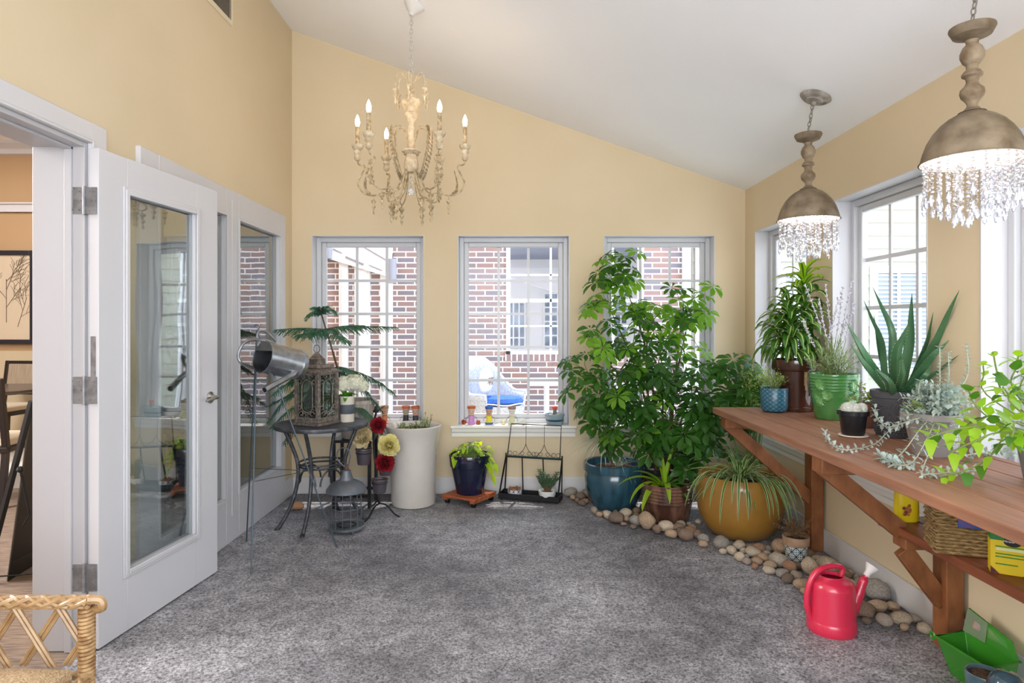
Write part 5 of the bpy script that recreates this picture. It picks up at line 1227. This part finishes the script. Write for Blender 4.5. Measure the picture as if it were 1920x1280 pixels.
for e in (at(575, 600, 4.65), at(590, 583, 4.62), at(612, 582, 4.7), at(628, 590, 4.65), at(600, 590, 4.85)): frond(top-V(0, 0, .02), e, .04, 8, .06, -.5)
t2 = at(624, 690, 4.78)
for e, sg in ((at(738, 738, 4.66), .05), (at(715, 770, 4.74), .05), (at(676, 720, 4.45), .05), (at(545, 720, 4.35), .06), (at(515, 740, 4.2), .05), (at(560, 790, 4.25), .07), (at(505, 790, 4.5), .08), (at(600, 700, 4.98), .05)): frond(t2, e, sg, 18, .10)
t3 = at(632, 742, 4.80)
for e, sg in ((at(512, 800, 4.35), .07), (at(535, 830, 4.3), .07), (at(505, 760, 4.6), .06), (at(700, 790, 4.62), .04)): frond(t3, e, sg, 16, .10)
b.build('trunk', STEMB, npn); nb.build('needles', NG, npn)

# ------------------------------------------------------------------ galvanised watering can on wire stakes
ws = thing('wire_tripod', 'thin grey wire tripod stake holding the tilted galvanised can', 'stand', (0, 0, 0))
apx = V(PX(482, 3.74), 3.74, PZ(618, 3.74)); F1 = V(-1.395, 3.43, 0); F2 = V(-1.64, 3.96, 0); F3 = V(-1.05, 3.85, 0)
ws.location = (apx.x, apx.y, 0); W0 = V(ws.location); WIRE = M('wire_blue_grey', '4f5c66', .4, .7)
for f_ in (F1, F2, F3): MB().tube([f_-W0+V(0, 0, .001), apx-W0], .0042, 6).build('leg', WIRE, ws)
q = [f_.lerp(apx, .36)-W0 for f_ in (F1, F2, F3)]
for a, c in ((0, 1), (1, 2), (2, 0)): MB().tube([q[a], q[c]], .0022, 5).build('cross_wire', WIRE, ws)
MB().tube([apx-W0+V(.0, 0, -.01)+V(.014*math.cos(t), 0, .025+.014*math.sin(t)) for t in [-1.4+i*.4 for i in range(12)]], .003, 6).build('hook', WIRE, ws)
A = V(PX(492, 3.60), 3.60, PZ(669, 3.60)); B = V(PX(562, 3.80), 3.80, PZ(684, 3.80)); axd = (A-B).normalized()
gc = thing('galvanized_can', 'galvanised metal watering can hung tilted on the wire tripod, pouring pose', 'watering can', B)
Lc = (A-B).length; r_ = .088; u, w_ = orth(axd)
MB().lathe([(0, 0), (r_-.003, 0), (r_, .004), (r_+.001, Lc*.12), (r_+.003, Lc*.13), (r_+.001, Lc*.14), (r_, Lc*.97), (r_+.004, Lc*.985), (r_+.004, Lc), (r_-.001, Lc), (r_-.003, Lc*.96), (r_-.004, .01), (0, .008)], n=44, axis=axd).build('body', GALV, gc)
up_ = (V(0, 0, 1)-axd*axd.z).normalized(); sd2 = axd.cross(up_)
b = MB(); nn = 16; pts = [axd*Lc*1.0+up_*math.cos(t)*(r_)+sd2*math.sin(t)*(r_) for t in [-1.15+2.3*i/nn for i in range(nn+1)]]
pl = pts+[axd*(Lc+.006)+up_*(r_*.40)+sd2*math.sin(t)*r_*.98*1.0 for t in [1.15-2.3*i/nn for i in range(nn+1)]]
b.prism(pl, axd*.002); b.build('half_cover', GALV, gc)
g_ = lambda px_, py_, Y: V(PX(px_, Y), Y, PZ(py_, Y))-B
MB().tube(bez([g_(516, 646, 3.68), g_(495, 637, 3.6), g_(462, 640, 3.52), g_(447, 662, 3.48), g_(452, 680, 3.48), g_(475, 690, 3.56)], 6), .0085, 8).build('handle', GALV, gc)
MB().tube(bez([g_(481, 634, 3.60), g_(485, 621, 3.62), g_(500, 622, 3.66), g_(518, 640, 3.70)], 6), .0065, 8).build('carry_handle', GALV, gc)
S0, S1 = g_(548, 703, 3.66), g_(496, 731, 3.46)
b = MB(); b.lathe([(.015, 0), (.0165, (S1-S0).length*.5), (.018, (S1-S0).length), (.0145, (S1-S0).length), (.012, .02)], S0, 18, axis=(S1-S0), caps=False); b.tube([g_(560, 690, 3.74), S0.lerp(S1, .03)], .015, 12); b.build('spout', GALV, gc)
MB().tube([g_(500, 690, 3.60), S0.lerp(S1, .55)], .006, 6).build('spout_brace', GALV, gc)

# ------------------------------------------------------------------ caged metal lantern on the floor
cl = thing('cage_lantern', 'grey metal cage lantern with a barn-lamp shade roof standing on the floor', 'lantern', (-1.075, 4.17, 0))
WGR = M('chipped_grey_enamel', '5f646b', .5, .4, c2='7c8086', scale=14, ramp=(.5, .75))
MB().lathe([(0, .018), (.10, .018), (.113, .022), (.114, .034), (.108, .038), (.102, .032), (0, .032)], n=40).build('base', WGR, cl)
for a in (.5, 2.1, 3.8, 5.4): MB().ball((.09*math.cos(a), .09*math.sin(a), .0095), .0095, 10).build('foot', WGR, cl)
MB().tube([(.058*math.cos(2*PI*i/28), .058*math.sin(2*PI*i/28), .040) for i in range(28)], .004, 6, closed=True).build('candle_ring', BLACKM, cl)
for i in range(12): a = 2*PI*i/12; MB().tube([(.098*math.cos(a), .098*math.sin(a), .034), (.094*math.cos(a), .094*math.sin(a), .262)], .0024, 6).build('cage_wire', WGR, cl)
for z in (.10, .155, .21): MB().tube([(.097*math.cos(2*PI*i/32), .097*math.sin(2*PI*i/32), z) for i in range(32)], .0024, 6, closed=True).build('cage_ring', WGR, cl)
MB().lathe([(.128, .258), (.131, .262), (.127, .275), (.105, .305), (.07, .325), (.045, .335), (.036, .36), (.026, .395), (.018, .398), (0, .40), (0, .39), (.03, .345), (.06, .322), (.10, .297), (.122, .268), (.126, .258)], n=44, caps=False).build('shade_roof', WGR, cl)
MB().lathe([(0, .398), (.012, .398), (.014, .41), (.008, .42), (.009, .43), (0, .435)], n=16).build('finial', M('rusty_iron', '5b3b32', .7), cl)
MB().tube(bez([(-.012, 0, .415), (-.055, 0, .46), (-.06, 0, .51), (-.03, 0, .54), (.01, 0, .53), (.025, 0, .49), (.012, 0, .425)], 6), .0038, 6).build('loop_handle', WGR, cl)

# ------------------------------------------------------------------ flower stand with little pots
fs_ = thing('flower_stand', 'black wire tiered flower stand with curved tripod feet beside the tall planter', 'stand', (PX(715, 4.52), 4.52, 0))
Yf = 4.52; FO = V(fs_.location); h_ = lambda px_, py_, Y=Yf: V(PX(px_, Y), Y, PZ(py_, Y))-FO
MB().tube(bez([h_(706, 770), h_(700, 800), h_(702, 850), h_(706, 890), h_(706, 915), h_(712, 943)], 5), .0075, 8).build('pole', BLACKM, fs_)
for e in (V(PX(751, 4.50), 4.46, 0), V(PX(684, 4.35), 4.35, 0), V(PX(697, 4.75), 4.75, 0)):
    c0 = h_(712, 943); e = e-FO; MB().tube(bez([c0, c0.lerp(e, .35)+V(0, 0, .020), c0.lerp(e, .75)+V(0, 0, .0), e+V(0, 0, .005)], 5), .006, 8).build('leg', BLACKM, fs_)
b = MB(); b.lathe([(0, 0), (.020, 0), (.022, .008), (.012, .02), (.010, .035), (.004, .045), (0, .06)], h_(705, 772), 16); b.build('finial', BLACKM, fs_)
MB().tube(bez([h_(705, 772), h_(715, 765), h_(722, 760)], 4), .003, 6).build('top_hook', BLACKM, fs_)
FP = [(682, 840, 870, 15, 'cream', 4.46), (723, 872, 890, 14, 'red', 4.56), (712, 897, 923, 15, None, 4.42)]
PLUM = M('plum_grey_plastic', '4a434a', .45)
for px_, y0, y1, hw, kind, Y in FP:
    top = V(PX(px_, Y), Y, PZ(y0, Y)); hh = (y1-y0)*Y/F; rt = hw*Y/F
    nm = {'cream': 'small plum-grey pot holding the dusty cream peony on the wire stand', 'red': 'small plum-grey pot under the red and yellow peonies on the wire stand', None: 'empty plum-grey pot, lowest on the wire stand'}[kind]
    t = thing('hanging_pot', nm, 'pot', (top.x, top.y, top.z-hh))
    pot(t, pot_prof(rt*.78, rt, hh, .004, .012, .003, soil=.8), PLUM, n=28)
    MB().tube([(V(t.location)-FO)+V((rt+.001)*.95*math.cos(a), (rt+.001)*.95*math.sin(a), hh*.72) for a in [2*PI*i/20 for i in range(20)]], .003, 6, closed=True).build('pot_ring', BLACKM, fs_)
def peony(b, c, r_, nrm, n=110):
    c = V(c); nrm = V(nrm).normalized(); u, w_ = orth(nrm)
    for i in range(n):
        t = (i+.5)/n; el = 1.35-1.7*t; a = i*2.4; d = (u*math.cos(a)+w_*math.sin(a))*math.cos(el)+nrm*math.sin(el); p0 = c-nrm*r_*.15+d*r_*(.12+.30*t)
        b.blade(p0, (d*(.55+.35*t)+nrm*(.85-.55*t)), r_*rv(.55, .85), r_*rv(.5, .75), -.2-.5*rv(0, 1), 5, fold=rv(-.35, .1), shape=2, up=nrm, twist=rv(-.7, .7))
CRM = leafm('dusty_cream_petal', 'cdb98c', .15, 'e6d8b4', .8, 30); YLP = leafm('pale_yellow_petal', 'eadb98', .25, 'f0e6b8', .7, 30); RDP = leafm('dark_red_petal', '8f1426', .2, 'a82034', .7, 30); DGL = leafm('faux_leaf', '3f4a30', .1, '5d6640', .7, 20)
for px_, py_, Y, rr_, mat, lab, sz_ in ((679, 820, 4.44, .072, CRM, 'dusty cream artificial peony, left one on the wire stand', (-.3, -1, .3)), (709, 797, 4.50, .058, RDP, 'dark red artificial peony, topmost on the wire stand', (.2, -1, .4)),
                                      (729, 835, 4.42, .074, YLP, 'pale yellow artificial peony, right one on the wire stand', (.3, -1, .2)), (722, 868, 4.52, .066, RDP, 'dark red artificial peony below the pale yellow one', (.2, -1, .0))):
    t = thing('artificial_peony', lab, 'flower', V(PX(px_, Y), Y, PZ(py_, Y)))
    b = MB(); peony(b, (0, 0, 0), rr_, sz_); b.build('petals', mat, t)
    b = MB()
    for i in range(7): a = rv(0, 6.28); b.blade(V(0, .03, -.02), V(math.cos(a)*.8, .3, math.sin(a)-.4), rv(.06, .085), .034, .8, 4)
    b.build('leaves', DGL, t); MB().tube(bez([(0, .01, 0), (-.005, .035, -.03), ((-.0, .04, -.075))], 4), .0025, 5).build('stem', DGL, t)

# ------------------------------------------------------------------ window sill figures
ORA = M('orange_clay', 'b8633c', .8, c2='a8552f', scale=30)
def fig(px_, Y, label, hat, face, body, feet=None, sc=1.0, extra=None, hang=False):
    t = thing('clay_pot_figure', label, 'figurine', (PX(px_, Y), Y, ZS+.001)); s = sc
    m = lambda n, c: bpy.data.materials.get(n) or M(n, c, .6)
    MB().lathe([(0, 0), (.028*s, 0), (.0285*s, .012*s), (.022*s, .016*s), (.018*s, .062*s), (0, .064*s)], n=24).build('body_pot', m('fig_'+body, body), t)
    if feet: MB().lathe([(.0286*s, .0), (.0296*s, .001), (.0296*s, .013*s), (.0286*s, .014*s)], n=24, caps=False).build('hem_band', m('fig_'+feet, feet), t)
    MB().lathe([(0, .064*s), (.019*s, .065*s), (.025*s, .112*s), (0, .113*s)], n=24).build('head_pot', m('fig_'+face, face), t)
    MB().lathe([(.0, .112*s), (.029*s, .112*s), (.030*s, .130*s), (.026*s, .131*s), (.024*s, .120*s), (0, .120*s)], n=24).build('rim', m('fig_'+hat, hat), t)
    b = MB()
    for sx in (-1, 1): b.ball((sx*.009*s, -.0225*s, .094*s), .0028*s, 6)
    b.tube([(-.009*s, -.021*s, .082*s), (0, -.0225*s, .078*s), (.009*s, -.021*s, .082*s)], .0012*s, 5); b.build('face', BLACKM, t)
    for sx in (-1, 1):
        MB().tube(bez([(sx*.020*s, 0, .056*s), (sx*.036*s, -.005, .044*s), (sx*.043*s, -.01, .022*s)], 4), .0016, 5).build('arm', BLACKM, t)
    if hang:
        MB().lathe([(0, 0), (.018, 0), (.014, .030), (0, .030)], (.050*s, -.012, .0), 16).build('hand_pot', ORA, t)
        MB().lathe([(.0, 0), (.015, 0), (.019, .030), (.016, .030), (.012, .006), (0, .006)], (-.046*s, -.012, .019), 16, axis=(-.35, -.9, .1)).build('hand_pot', ORA, t)
    return t
fig(884, 5.15, 'clay pot figure with pink body and two tiny terracotta pot hands on the sill', 'b8633c', 'd9b9a4', 'c98fc9', hang=True, sc=1.12)
fig(917, 5.15, 'clay pot figure with yellow body and blue hat rim on the middle sill', '2a62b0', 'c99c84', 'e3d22e', feet='2a62b0', sc=1.1)
fig(960, 5.15, 'clay pot figure with floral hat, drawn face and cream vest on the middle sill', '9a7b6e', 'e3ddd2', 'd9d6b0', sc=1.08)
for px_, lab in ((944, 'tiny cream egg-shaped ornament left of the floral hat figure'), (982, 'tiny pale ornament right of the floral hat figure')):
    o = MB().lathe([(0, 0), (.012, 0), (.019, .012), (.016, .03), (.006, .038), (0, .039)], n=18).build('ornament', M('cream_ornament', 'dcd3a6' if px_ == 944 else 'd6d2c8', .6), None, (PX(px_, 5.13), 5.13, ZS+.001)); tag(o, lab, 'ornament')
fig(721, 5.15, 'patterned terracotta pot figure, leftmost on the left window sill', '9c7a5c', 'b98d70', 'c07a4e', sc=1.12)
fig(761, 5.16, 'clay pot figure in a black bow-tie suit on the left window sill', 'b8633c', 'a89c8c', '2b2b2e', sc=1.12)
fig(779, 5.14, 'clay pot figure with dark lower half and terracotta rim on the left window sill', 'b8633c', 'c7a08c', '3a3340', sc=1.12)
ct = thing('cactus_bowl', 'red-topped grafted cactus and white stones in a blue-grey banded bowl on the sill', 'plant', (PX(1040, 5.14), 5.14, ZS+.001))
BGB = M('blue_grey_bowl', '8ea3ad', .35)
zs = pot(ct, [(0, 0), (.060, 0), (.066, .006), (.072, .07), (.078, .072), (.079, .085), (.075, .087), (.069, .083), (.067, .07), (0, .07)], BGB, n=36)
MB().lathe([(.0682, .028), (.0692, .029), (.0708, .042), (.0698, .043)], n=36, caps=False).build('dark_band', M('navy_band', '2c4453', .4), ct)
MB().lathe([(0, zs), (.016, zs), (.014, zs+.03), (.012, zs+.045), (0, zs+.05)], n=10, flute=5, famp=.1).build('cactus_stem', M('grey_cactus', '77766c', .7), ct)
b = MB(); 
for i in range(12): a = i*PI/6; b.ball((.013*math.cos(a), .013*math.sin(a), zs+.058), .010, 6, (1, .6, 1.2))
b.build('red_cactus_top', M('red_cactus', 'd8382c', .5, c2='e8705c', scale=60), ct)
for i in range(12): a = rv(0, 6.28); q = rv(.02, .052); MB().ball((q*math.cos(a), q*math.sin(a), zs+.006), rv(.008, .013), 7, (1, .8, .7)).build('white_stone', M('white_stones', 'cfc8bc', .7) if i == 0 else bpy.data.materials['white_stones'], ct)

# ------------------------------------------------------------------ crystal, pendants and chandelier
CRYS = glassmat('cut_crystal', 1.9, (.90, .90, .95), .04, .22)
def crysmat():
    m = bpy.data.materials.new('crystal_bead'); m.use_nodes = True; t = m.node_tree; N = t.nodes; L = t.links; b = N['Principled BSDF']
    b.inputs['Base Color'].default_value = (.93, .93, .97, 1); b.inputs['Roughness'].default_value = .06; b.inputs['Transmission Weight'].default_value = .72; b.inputs['IOR'].default_value = 1.55; return m
CRB = crysmat()
def chain(b, p0, p1, L=.028, r=.0022):
    p0 = V(p0); p1 = V(p1); n = max(2, int((p1-p0).length/(L*.72))); d = (p1-p0).normalized(); u, w_ = orth(d)
    for i in range(n):
        c = p0.lerp(p1, (i+.5)/n); s_ = u if i % 2 else w_; b.tube([c+d*L*.5*math.cos(t)+s_*L*.26*math.sin(t) for t in [2*PI*k/12 for k in range(12)]], r, 5, closed=True)
WARM = (1, .80, .56)
def point(name, loc, e, col, rad=.03, parent=None):
    l_ = bpy.data.lights.new(name, 'POINT'); l_.energy = e; l_.color = col; l_.shadow_soft_size = rad; o = bpy.data.objects.new(name, l_); COL.objects.link(o); o.location = loc
    if parent: o.parent = parent
    return o
def pendant(loc, cx_, cy_, label, parts=True):
    t = thing('pendant_lamp', label, 'pendant lamp', loc); zc = ceilz(cx_)-loc[2]; c = V(cx_-loc[0], cy_-loc[1], zc)
    # all z relative to the rim
    sl = V(-.353, 0, -1).normalized()*1.0; nrm = V(-.333, 0, -.943)
    b = MB(); b.lathe([(0, 0), (.075, 0), (.078, .006), (.070, .012), (.066, .018), (.045, .024), (.042, .030), (.014, .034), (.011, .05), (0, .052)], c+V(0, 0, .0), 32, axis=nrm); b.build('canopy', M('whitewashed_metal', 'a39c94', .6, c2='7d766e', scale=20) if 'whitewashed_metal' not in bpy.data.materials else bpy.data.materials['whitewashed_metal'], t)
    b = MB(); chain(b, c+nrm*.05, V(0, 0, .462)); b.tube([c+nrm*.05, (c+nrm*.05).lerp(V(0, 0, .46), .5)+V(.008, 0, 0), V(0, 0, .455)], .0015, 5); b.build('chain', M('chain_metal', '8d867e', .5, .6) if 'chain_metal' not in bpy.data.materials else bpy.data.materials['chain_metal'], t)
    MB().lathe([(0, .447), (.058, .447), (.066, .444), (.067, .438), (.062, .428), (.056, .416), (.030, .406), (.020, .400), (0, .400)], n=36).build('top_dish', RUSTY, t)
    MB().lathe([(.0, .402), (.020, .400), (.017, .388), (.028, .376), (.035, .358), (.035, .345), (.028, .328), (.018, .318), (.017, .305), (.024, .298), (.031, .288), (.030, .282), (.020, .276), (.017, .262), (.022, .250), (.034, .238), (.036, .225), (.032, .212), (.020, .198), (.015, .188), (.017, .176), (.026, .168), (.040, .162), (0, .160)], n=32).build('turned_stem', RUSTW, t)
    D = [(.020, .176), (.030, .164), (.048, .154), (.070, .142), (.092, .124), (.112, .100), (.129, .070), (.141, .036), (.1465, .014), (.148, .006), (.153, .003), (.153, .0)]
    MB().lathe(D, n=56, caps=False).build('dome', RUSTY, t)
    MB().lathe([(r_-.004, z) for r_, z in D[::-1]]+[(0, .158)], n=56, caps=False).build('dome_lining', INNERW, t)
    MB().lathe([(0, .07), (.012, .068), (.026, .085), (.030, .105), (.022, .13), (.012, .145), (0, .15)], n=20).build('bulb', M('lamp_bulb', 'fff4ea', .4, emit=5) if 'lamp_bulb' not in bpy.data.materials else bpy.data.materials['lamp_bulb'], t)
    for ring_, n, drop in ((.136, 26, 7), (.095, 16, 9), (.05, 8, 10)):
        for i in range(n):
            a = 2*PI*(i+.5*(ring_ < .1))/n; x, y = ring_*math.cos(a), ring_*math.sin(a); b = MB(); k_ = drop+R.choice((-1, 0, 0, 1)); z = .004
            for k in range(k_):
                s_ = .0072; a2 = rv(0, 3); b.lathe([(0, -s_), (s_*.7, -s_*.55), (s_*.9, 0), (s_*.7, s_*.55), (0, s_)], (x, y, z), 6, axis=(math.cos(a2)*.3, math.sin(a2)*.3, 1)); z -= .0158
            b.tube([(x, y, .012), (x, y, z+.004)], .0007, 4)
            b.lathe([(0, .014), (.003, .008), (.0075, -.008), (.0085, -.018), (.006, -.030), (0, -.036)], (x, y, z-.012), 8); b.build('crystal_strand', CRYS, t, ang=10)
    point('pendant_bulb_light', (0, 0, .03), 1.6, (1, .95, .92), .03, t)
    return t
pendant((1.53, 3.30, 1.877), 1.57, 3.30, 'domed pendant lamp with crystal strands, smaller and farther one over the bench')
pendant((1.526, 2.12, 1.877), 1.56, 2.12, 'domed pendant lamp with crystal strands, nearer one at upper right')

CHC = V(-.606, 3.87, 0)
ch = thing('chandelier', 'cream distressed six-arm candle chandelier with leaf garlands hanging from the ceiling', 'chandelier', (CHC.x, CHC.y, 2.25))
O = 2.25
zc = ceilz(CHC.x+.02)-O
b = MB(); b.lathe([(0, 0), (.062, 0), (.066, .008), (.055, .022), (.035, .045), (.018, .055), (.012, .07), (0, .072)], (.02, .0, zc), 28, axis=(-.333, 0, -.943)); b.build('canopy', M('canopy_white', 'd9d6d4', .5), ch)
b = MB(); chain(b, (.0, .0, zc-.05), (0, 0, .60), .034, .0028); b.build('chain', M('white_chain', 'b9b2aa', .5), ch)
ZZ = lambda py: PZ(py, 3.87)-O
prof = [(0, .60), (.006, .60), (.010, .585), (.006, .57), (.010, .50), (.026, .488), (.032, .478), (.036, .465), (.034, .458), (.056, .448), (.062, .432), (.058, .415), (.050, .405), (.040, .392), (.034, .385), (.026, .376), (.040, .368), (.043, .358), (.036, .345), (.020, .318), (.015, .295), (.020, .282), (.023, .27), (.022, .20), (.024, .165), (.020, .158), (.034, .152), (.054, .145), (.056, .135), (.040, .128), (.034, .118), (.038, .09), (.044, .06), (.042, .03), (.030, .012), (0, .004)]
MB().lathe(prof, n=36).build('turned_column', CHALK, ch)
b = MB(); 
for k in range(24): a = 2*PI*k/24; b.ball((.041*math.cos(a), .041*math.sin(a), .120), .0045, 6)
b.build('bead_collar', CHALKD, ch)
for k, (z, r_) in enumerate(((-.02, .010), (-.05, .009), (-.072, .007))):
    MB().lathe([(0, r_), (r_*.8, r_*.4), (r_, 0), (r_*.8, -r_*.4), (0, -r_)], (0, 0, z), 8).build('crystal_bead', CRB, ch, ang=10)
MB().ball((0, 0, -.104), .021, 14).build('crystal_ball', CRB, ch, ang=10)
BULB = M('candle_bulb', 'ffd9a8', .4, emit=30)
def drop_(b, c, s=1.0):
    b.lathe([(0, .0), (.003, -.004), (.003, -.014), (.012, -.020), (.013, -.026), (.006, -.034), (.004, -.042), (.009, -.048), (.010, -.054), (.004, -.062), (.003, -.070), (.006, -.076), (.005, -.082), (0, -.095)], c, 10); 
    b.v[-10*14:] = [(c[0]+(x-c[0])*s, c[1]+(y-c[1])*s, c[2]+(z-c[2])*s) for x, y, z in b.v[-10*14:]]
def oak(b, P, wd, nrm):
    P = [V(p) for p in P]; n = len(P)
    for i in range(1, n-1):
        t = i/(n-1); d = (P[i+1]-P[i-1]).normalized(); s_ = d.cross(nrm).normalized(); wl = wd*math.sin(PI*(.15+.8*t))
        for sg in (-1, 1): b.blade(P[i], s_*sg+d*.7+nrm*.2, wl, wl*.75, .0, 3, fold=.25, shape=2, up=nrm)
    b.blade(P[-2], P[-1]-P[-2], wd, wd*.8, 0, 3, up=nrm, shape=2)
for k in range(6):
    a = math.radians((0, 65, 128, 180, 232, 308)[k]); rd = V(math.cos(a), math.sin(a), 0); pt = lambda r_, z: rd*r_+V(0, 0, z); tn = V(-math.sin(a), math.cos(a), 0)
    am = MB().tube(bez([pt(.035, .02), pt(.055, -.02), pt(.09, -.095), pt(.127, -.115), pt(.17, -.112), pt(.227, -.128), pt(.285, -.115), pt(.318, -.075), pt(.322, -.045), pt(.300, .00), pt(.282, .035), pt(.288, .055), pt(.305, .055), pt(.318, .062), pt(.325, .08)], 5), .0052, 8).build('arm', CHALKD, ch)
    MB().tube(bez([pt(.127, -.115), pt(.14, -.15), pt(.11, -.165), pt(.075, -.14), pt(.05, -.08), pt(.035, .01)], 5), .0042, 7).build('lower_scroll', CHALKD, ch)
    cup = MB().lathe([(0, .08), (.012, .082), (.019, .092), (.020, .108), (.014, .118), (.022, .128), (.023, .138), (.017, .146), (.028, .154), (.034, .166), (.036, .176), (.026, .180), (0, .180)], pt(.325, 0), 20).build('candle_cup', CHALK, ch)
    MB().lathe([(0, .178), (.0125, .178), (.0125, .285), (.010, .288), (0, .288)], pt(.325, 0), 16).build('candle_sleeve', CHALKD, ch)
    MB().lathe([(.007, .286), (.011, .295), (.0145, .312), (.013, .330), (.006, .350), (0, .362)], pt(.325, 0), 14).build('bulb', BULB, ch)
    point('candle_light', pt(.325, .37), .45, WARM, .02, ch)
    b = MB(); c = pt(.227, -.128); b.tube([c, c-V(0, 0, .01)], .001, 4); drop_(b, c-V(0, 0, .008), 1.2); b.build('finial_drop', CHALKD, ch)
    b = MB(); c = pt(.12, -.160); drop_(b, c, 1.45); b.build('finial_drop', CHALKD, ch)
    b = MB(); oak(b, bez([pt(.275, -.125), pt(.30, -.09), pt(.312, -.04), pt(.308, .03)], 2) if k % 3 else bez([pt(.23, -.125), pt(.262, -.10), pt(.27, -.05), pt(.262, .0)], 3), .042, -tn if k in (1, 2) else rd); b.build('oak_leaf', CHALKD, ch)
    a2 = math.radians((22, 158, 202, 338, 90, 90)[k]); r2 = V(math.cos(a2), math.sin(a2), 0); p2 = lambda r_, z: r2*r_+V(0, 0, z)
    Pg = bez([p2(.022, .20), p2(.05, .275), p2(.085, .285), p2(.11, .26), p2(.105, .15), p2(.075, .03), p2(.05, -.02)], 5); k < 4 and MB().tube(Pg, .004, 6).build('garland_wire', CHALKD, ch)
    if k < 4:
        b = MB()
        for i in range(12, len(Pg)-1):
            d = (Pg[i+1]-Pg[i-1]).normalized()
            for sg in (-1, 0, 1): e = (V(-r2.y, r2.x, 0)*sg*.8+d*.5+r2*.5); b.blade(Pg[i], e, .034, .024, .2, 3, fold=.25, shape=2, up=r2)
        b.build('leaf_garland', CHALK, ch)
    a2 = PI/3*k+PI/6; r2 = V(math.cos(a2), math.sin(a2), 0)
    Pc = bez([p2(.010, .50), p2(.03, .56), p2(.06, .60), p2(.092, .585), p2(.10, .53)], 5); MB().tube(Pc, .0028, 6).build('crown_wire', CHALK, ch)
    b = MB(); drop_(b, Pc[-1], 1.35); b.build('crown_drop', CHALK, ch)

# ------------------------------------------------------------------ rattan armchair at lower left
RAT = M('honey_rattan', 'b3936a', .45, c2='8f6c44', scale=18, ramp=(.3, .7), coat=.2); RATD = M('rattan_wrap', 'b8966a', .5, c2='8e6a44', scale=40)
SEATC = brickmat('woven_seat_cloth', .012, .006, .0014, 'cdb18c', 'b89a74', '9a7d58')
rcx = thing('rattan_armchair', 'honey rattan armchair with lattice arm and tan woven seat at lower left', 'chair', (-1.42, 1.42, 0))
RO = V(rcx.location)
def braid(p0, p1, r_, n=5, turns=5, tr=.007, seg=60):
    b = MB(); p0 = V(p0); p1 = V(p1); d = (p1-p0).normalized(); u, w_ = orth(d)
    for k in range(n):
        ph = 2*PI*k/n; turns = -abs(turns) if k % 2 else abs(turns); b.tube([p0.lerp(p1, i/seg)+u*(r_+(.002 if k % 2 else 0))*math.cos(ph+turns*2*PI*i/seg)+w_*r_*.75*math.sin(ph+turns*2*PI*i/seg) for i in range(seg+1)], tr, 6)
    b.tube([p0, p1], r_*.8, 8); return b
def wrapped(p0, p1, r_, wr=.0055):
    b = MB(); p0 = V(p0); p1 = V(p1); d = (p1-p0).normalized(); u, w_ = orth(d); L = (p1-p0).length; n = int(L/(wr*1.9)); pts = []
    for i in range(n*12): t = i/(n*12); a = 2*PI*i/12; pts.append(p0.lerp(p1, t)+u*r_*math.cos(a)+w_*r_*math.sin(a))
    b.tube(pts, wr, 5); b.tube([p0, p1], r_*.95, 10); return b
for yy in (.335, -.335):
    braid((-.33, yy, .575), (.265, yy, .575), .017, 8, 3.5, .0060).build('arm_rail', RAT, rcx)
    b = MB(); b.tube(bez([(.265, yy-.01, .585), (.292, yy, .58), (.298, yy, .56), (.27, yy+.012, .55)], 5), .012, 8); b.build('arm_tip', RAT, rcx)
    wrapped((.255, yy, .36), (.255, yy, .56), .017).build('arm_post', RATD, rcx)
    b = MB(); S = 1 if yy > 0 else -1
    for i in range(5):
        x = -.30+i*.12
        for dx in (.0, .013):
            e1 = min(1, (.243-x-dx)/.10); b.tube([(x+dx, yy-.006, .56), (x+dx+.10*e1, yy-.006, .56-.16*e1)], .0055, 6); e2 = min(1, (.243-x-dx-.01)/.105); b.tube([(x+.01+dx+.105*e2, yy+.006, .40+.16*e2), (x+.01+dx, yy+.006, .40)], .0055, 6)
    b.build('arm_lattice', RAT, rcx)
    for x in (-.29, .255): wrapped((x, yy, 0), (x, yy, .37), .016).build('leg', RATD, rcx)
    b = braid((-.30, yy, .375), (.26, yy, .375), .010, 3, 8, .006); b.build('side_rail', RAT, rcx)
braid((.262, -.33, .375), (.262, .33, .375), .010, 3, 8, .006).build('front_rail', RAT, rcx)
b = MB(); n = 16; vs = []; fs = []
for i in range(n+1):
    for j in range(n+1):
        x = -1+2*i/n; y = -1+2*j/n; q = (1-abs(x)**5)*(1-abs(y)**5); vs.append(V(-.02+x*.255, y*.305, .405+.035*q**.5+.0))
for i in range(n):
    for j in range(n): fs.append((i*(n+1)+j, (i+1)*(n+1)+j, (i+1)*(n+1)+j+1, i*(n+1)+j+1))
b.add(vs, fs); b.box((-.275, -.305, .372), (.235, .305, .405)); b.build('seat', M('seat_fabric', 'cdb492', .85, c2='a98c66', scale=3, vec=(60, 60, 60), ramp=(.35, .6), bump=.6, bscale=3), rcx)
braid((-.33, -.335, .80), (-.33, .335, .80), .017, 6, 6, .0075).build('back_rail', RAT, rcx)
for yy in (-.335, .335): wrapped((-.31, yy, .36), (-.33, yy, .80), .016).build('back_post', RATD, rcx)
b = MB()
for i in range(9):
    y = -.30+i*.066; b.tube([(-.325, y, .79), (-.305, y+.1 if i < 8 else y, .42)], .0055, 6); b.tube([(-.320, y, .42), (-.333, min(.32, y+.1), .79)], .0055, 6)
b.build('back_lattice', RAT, rcx)
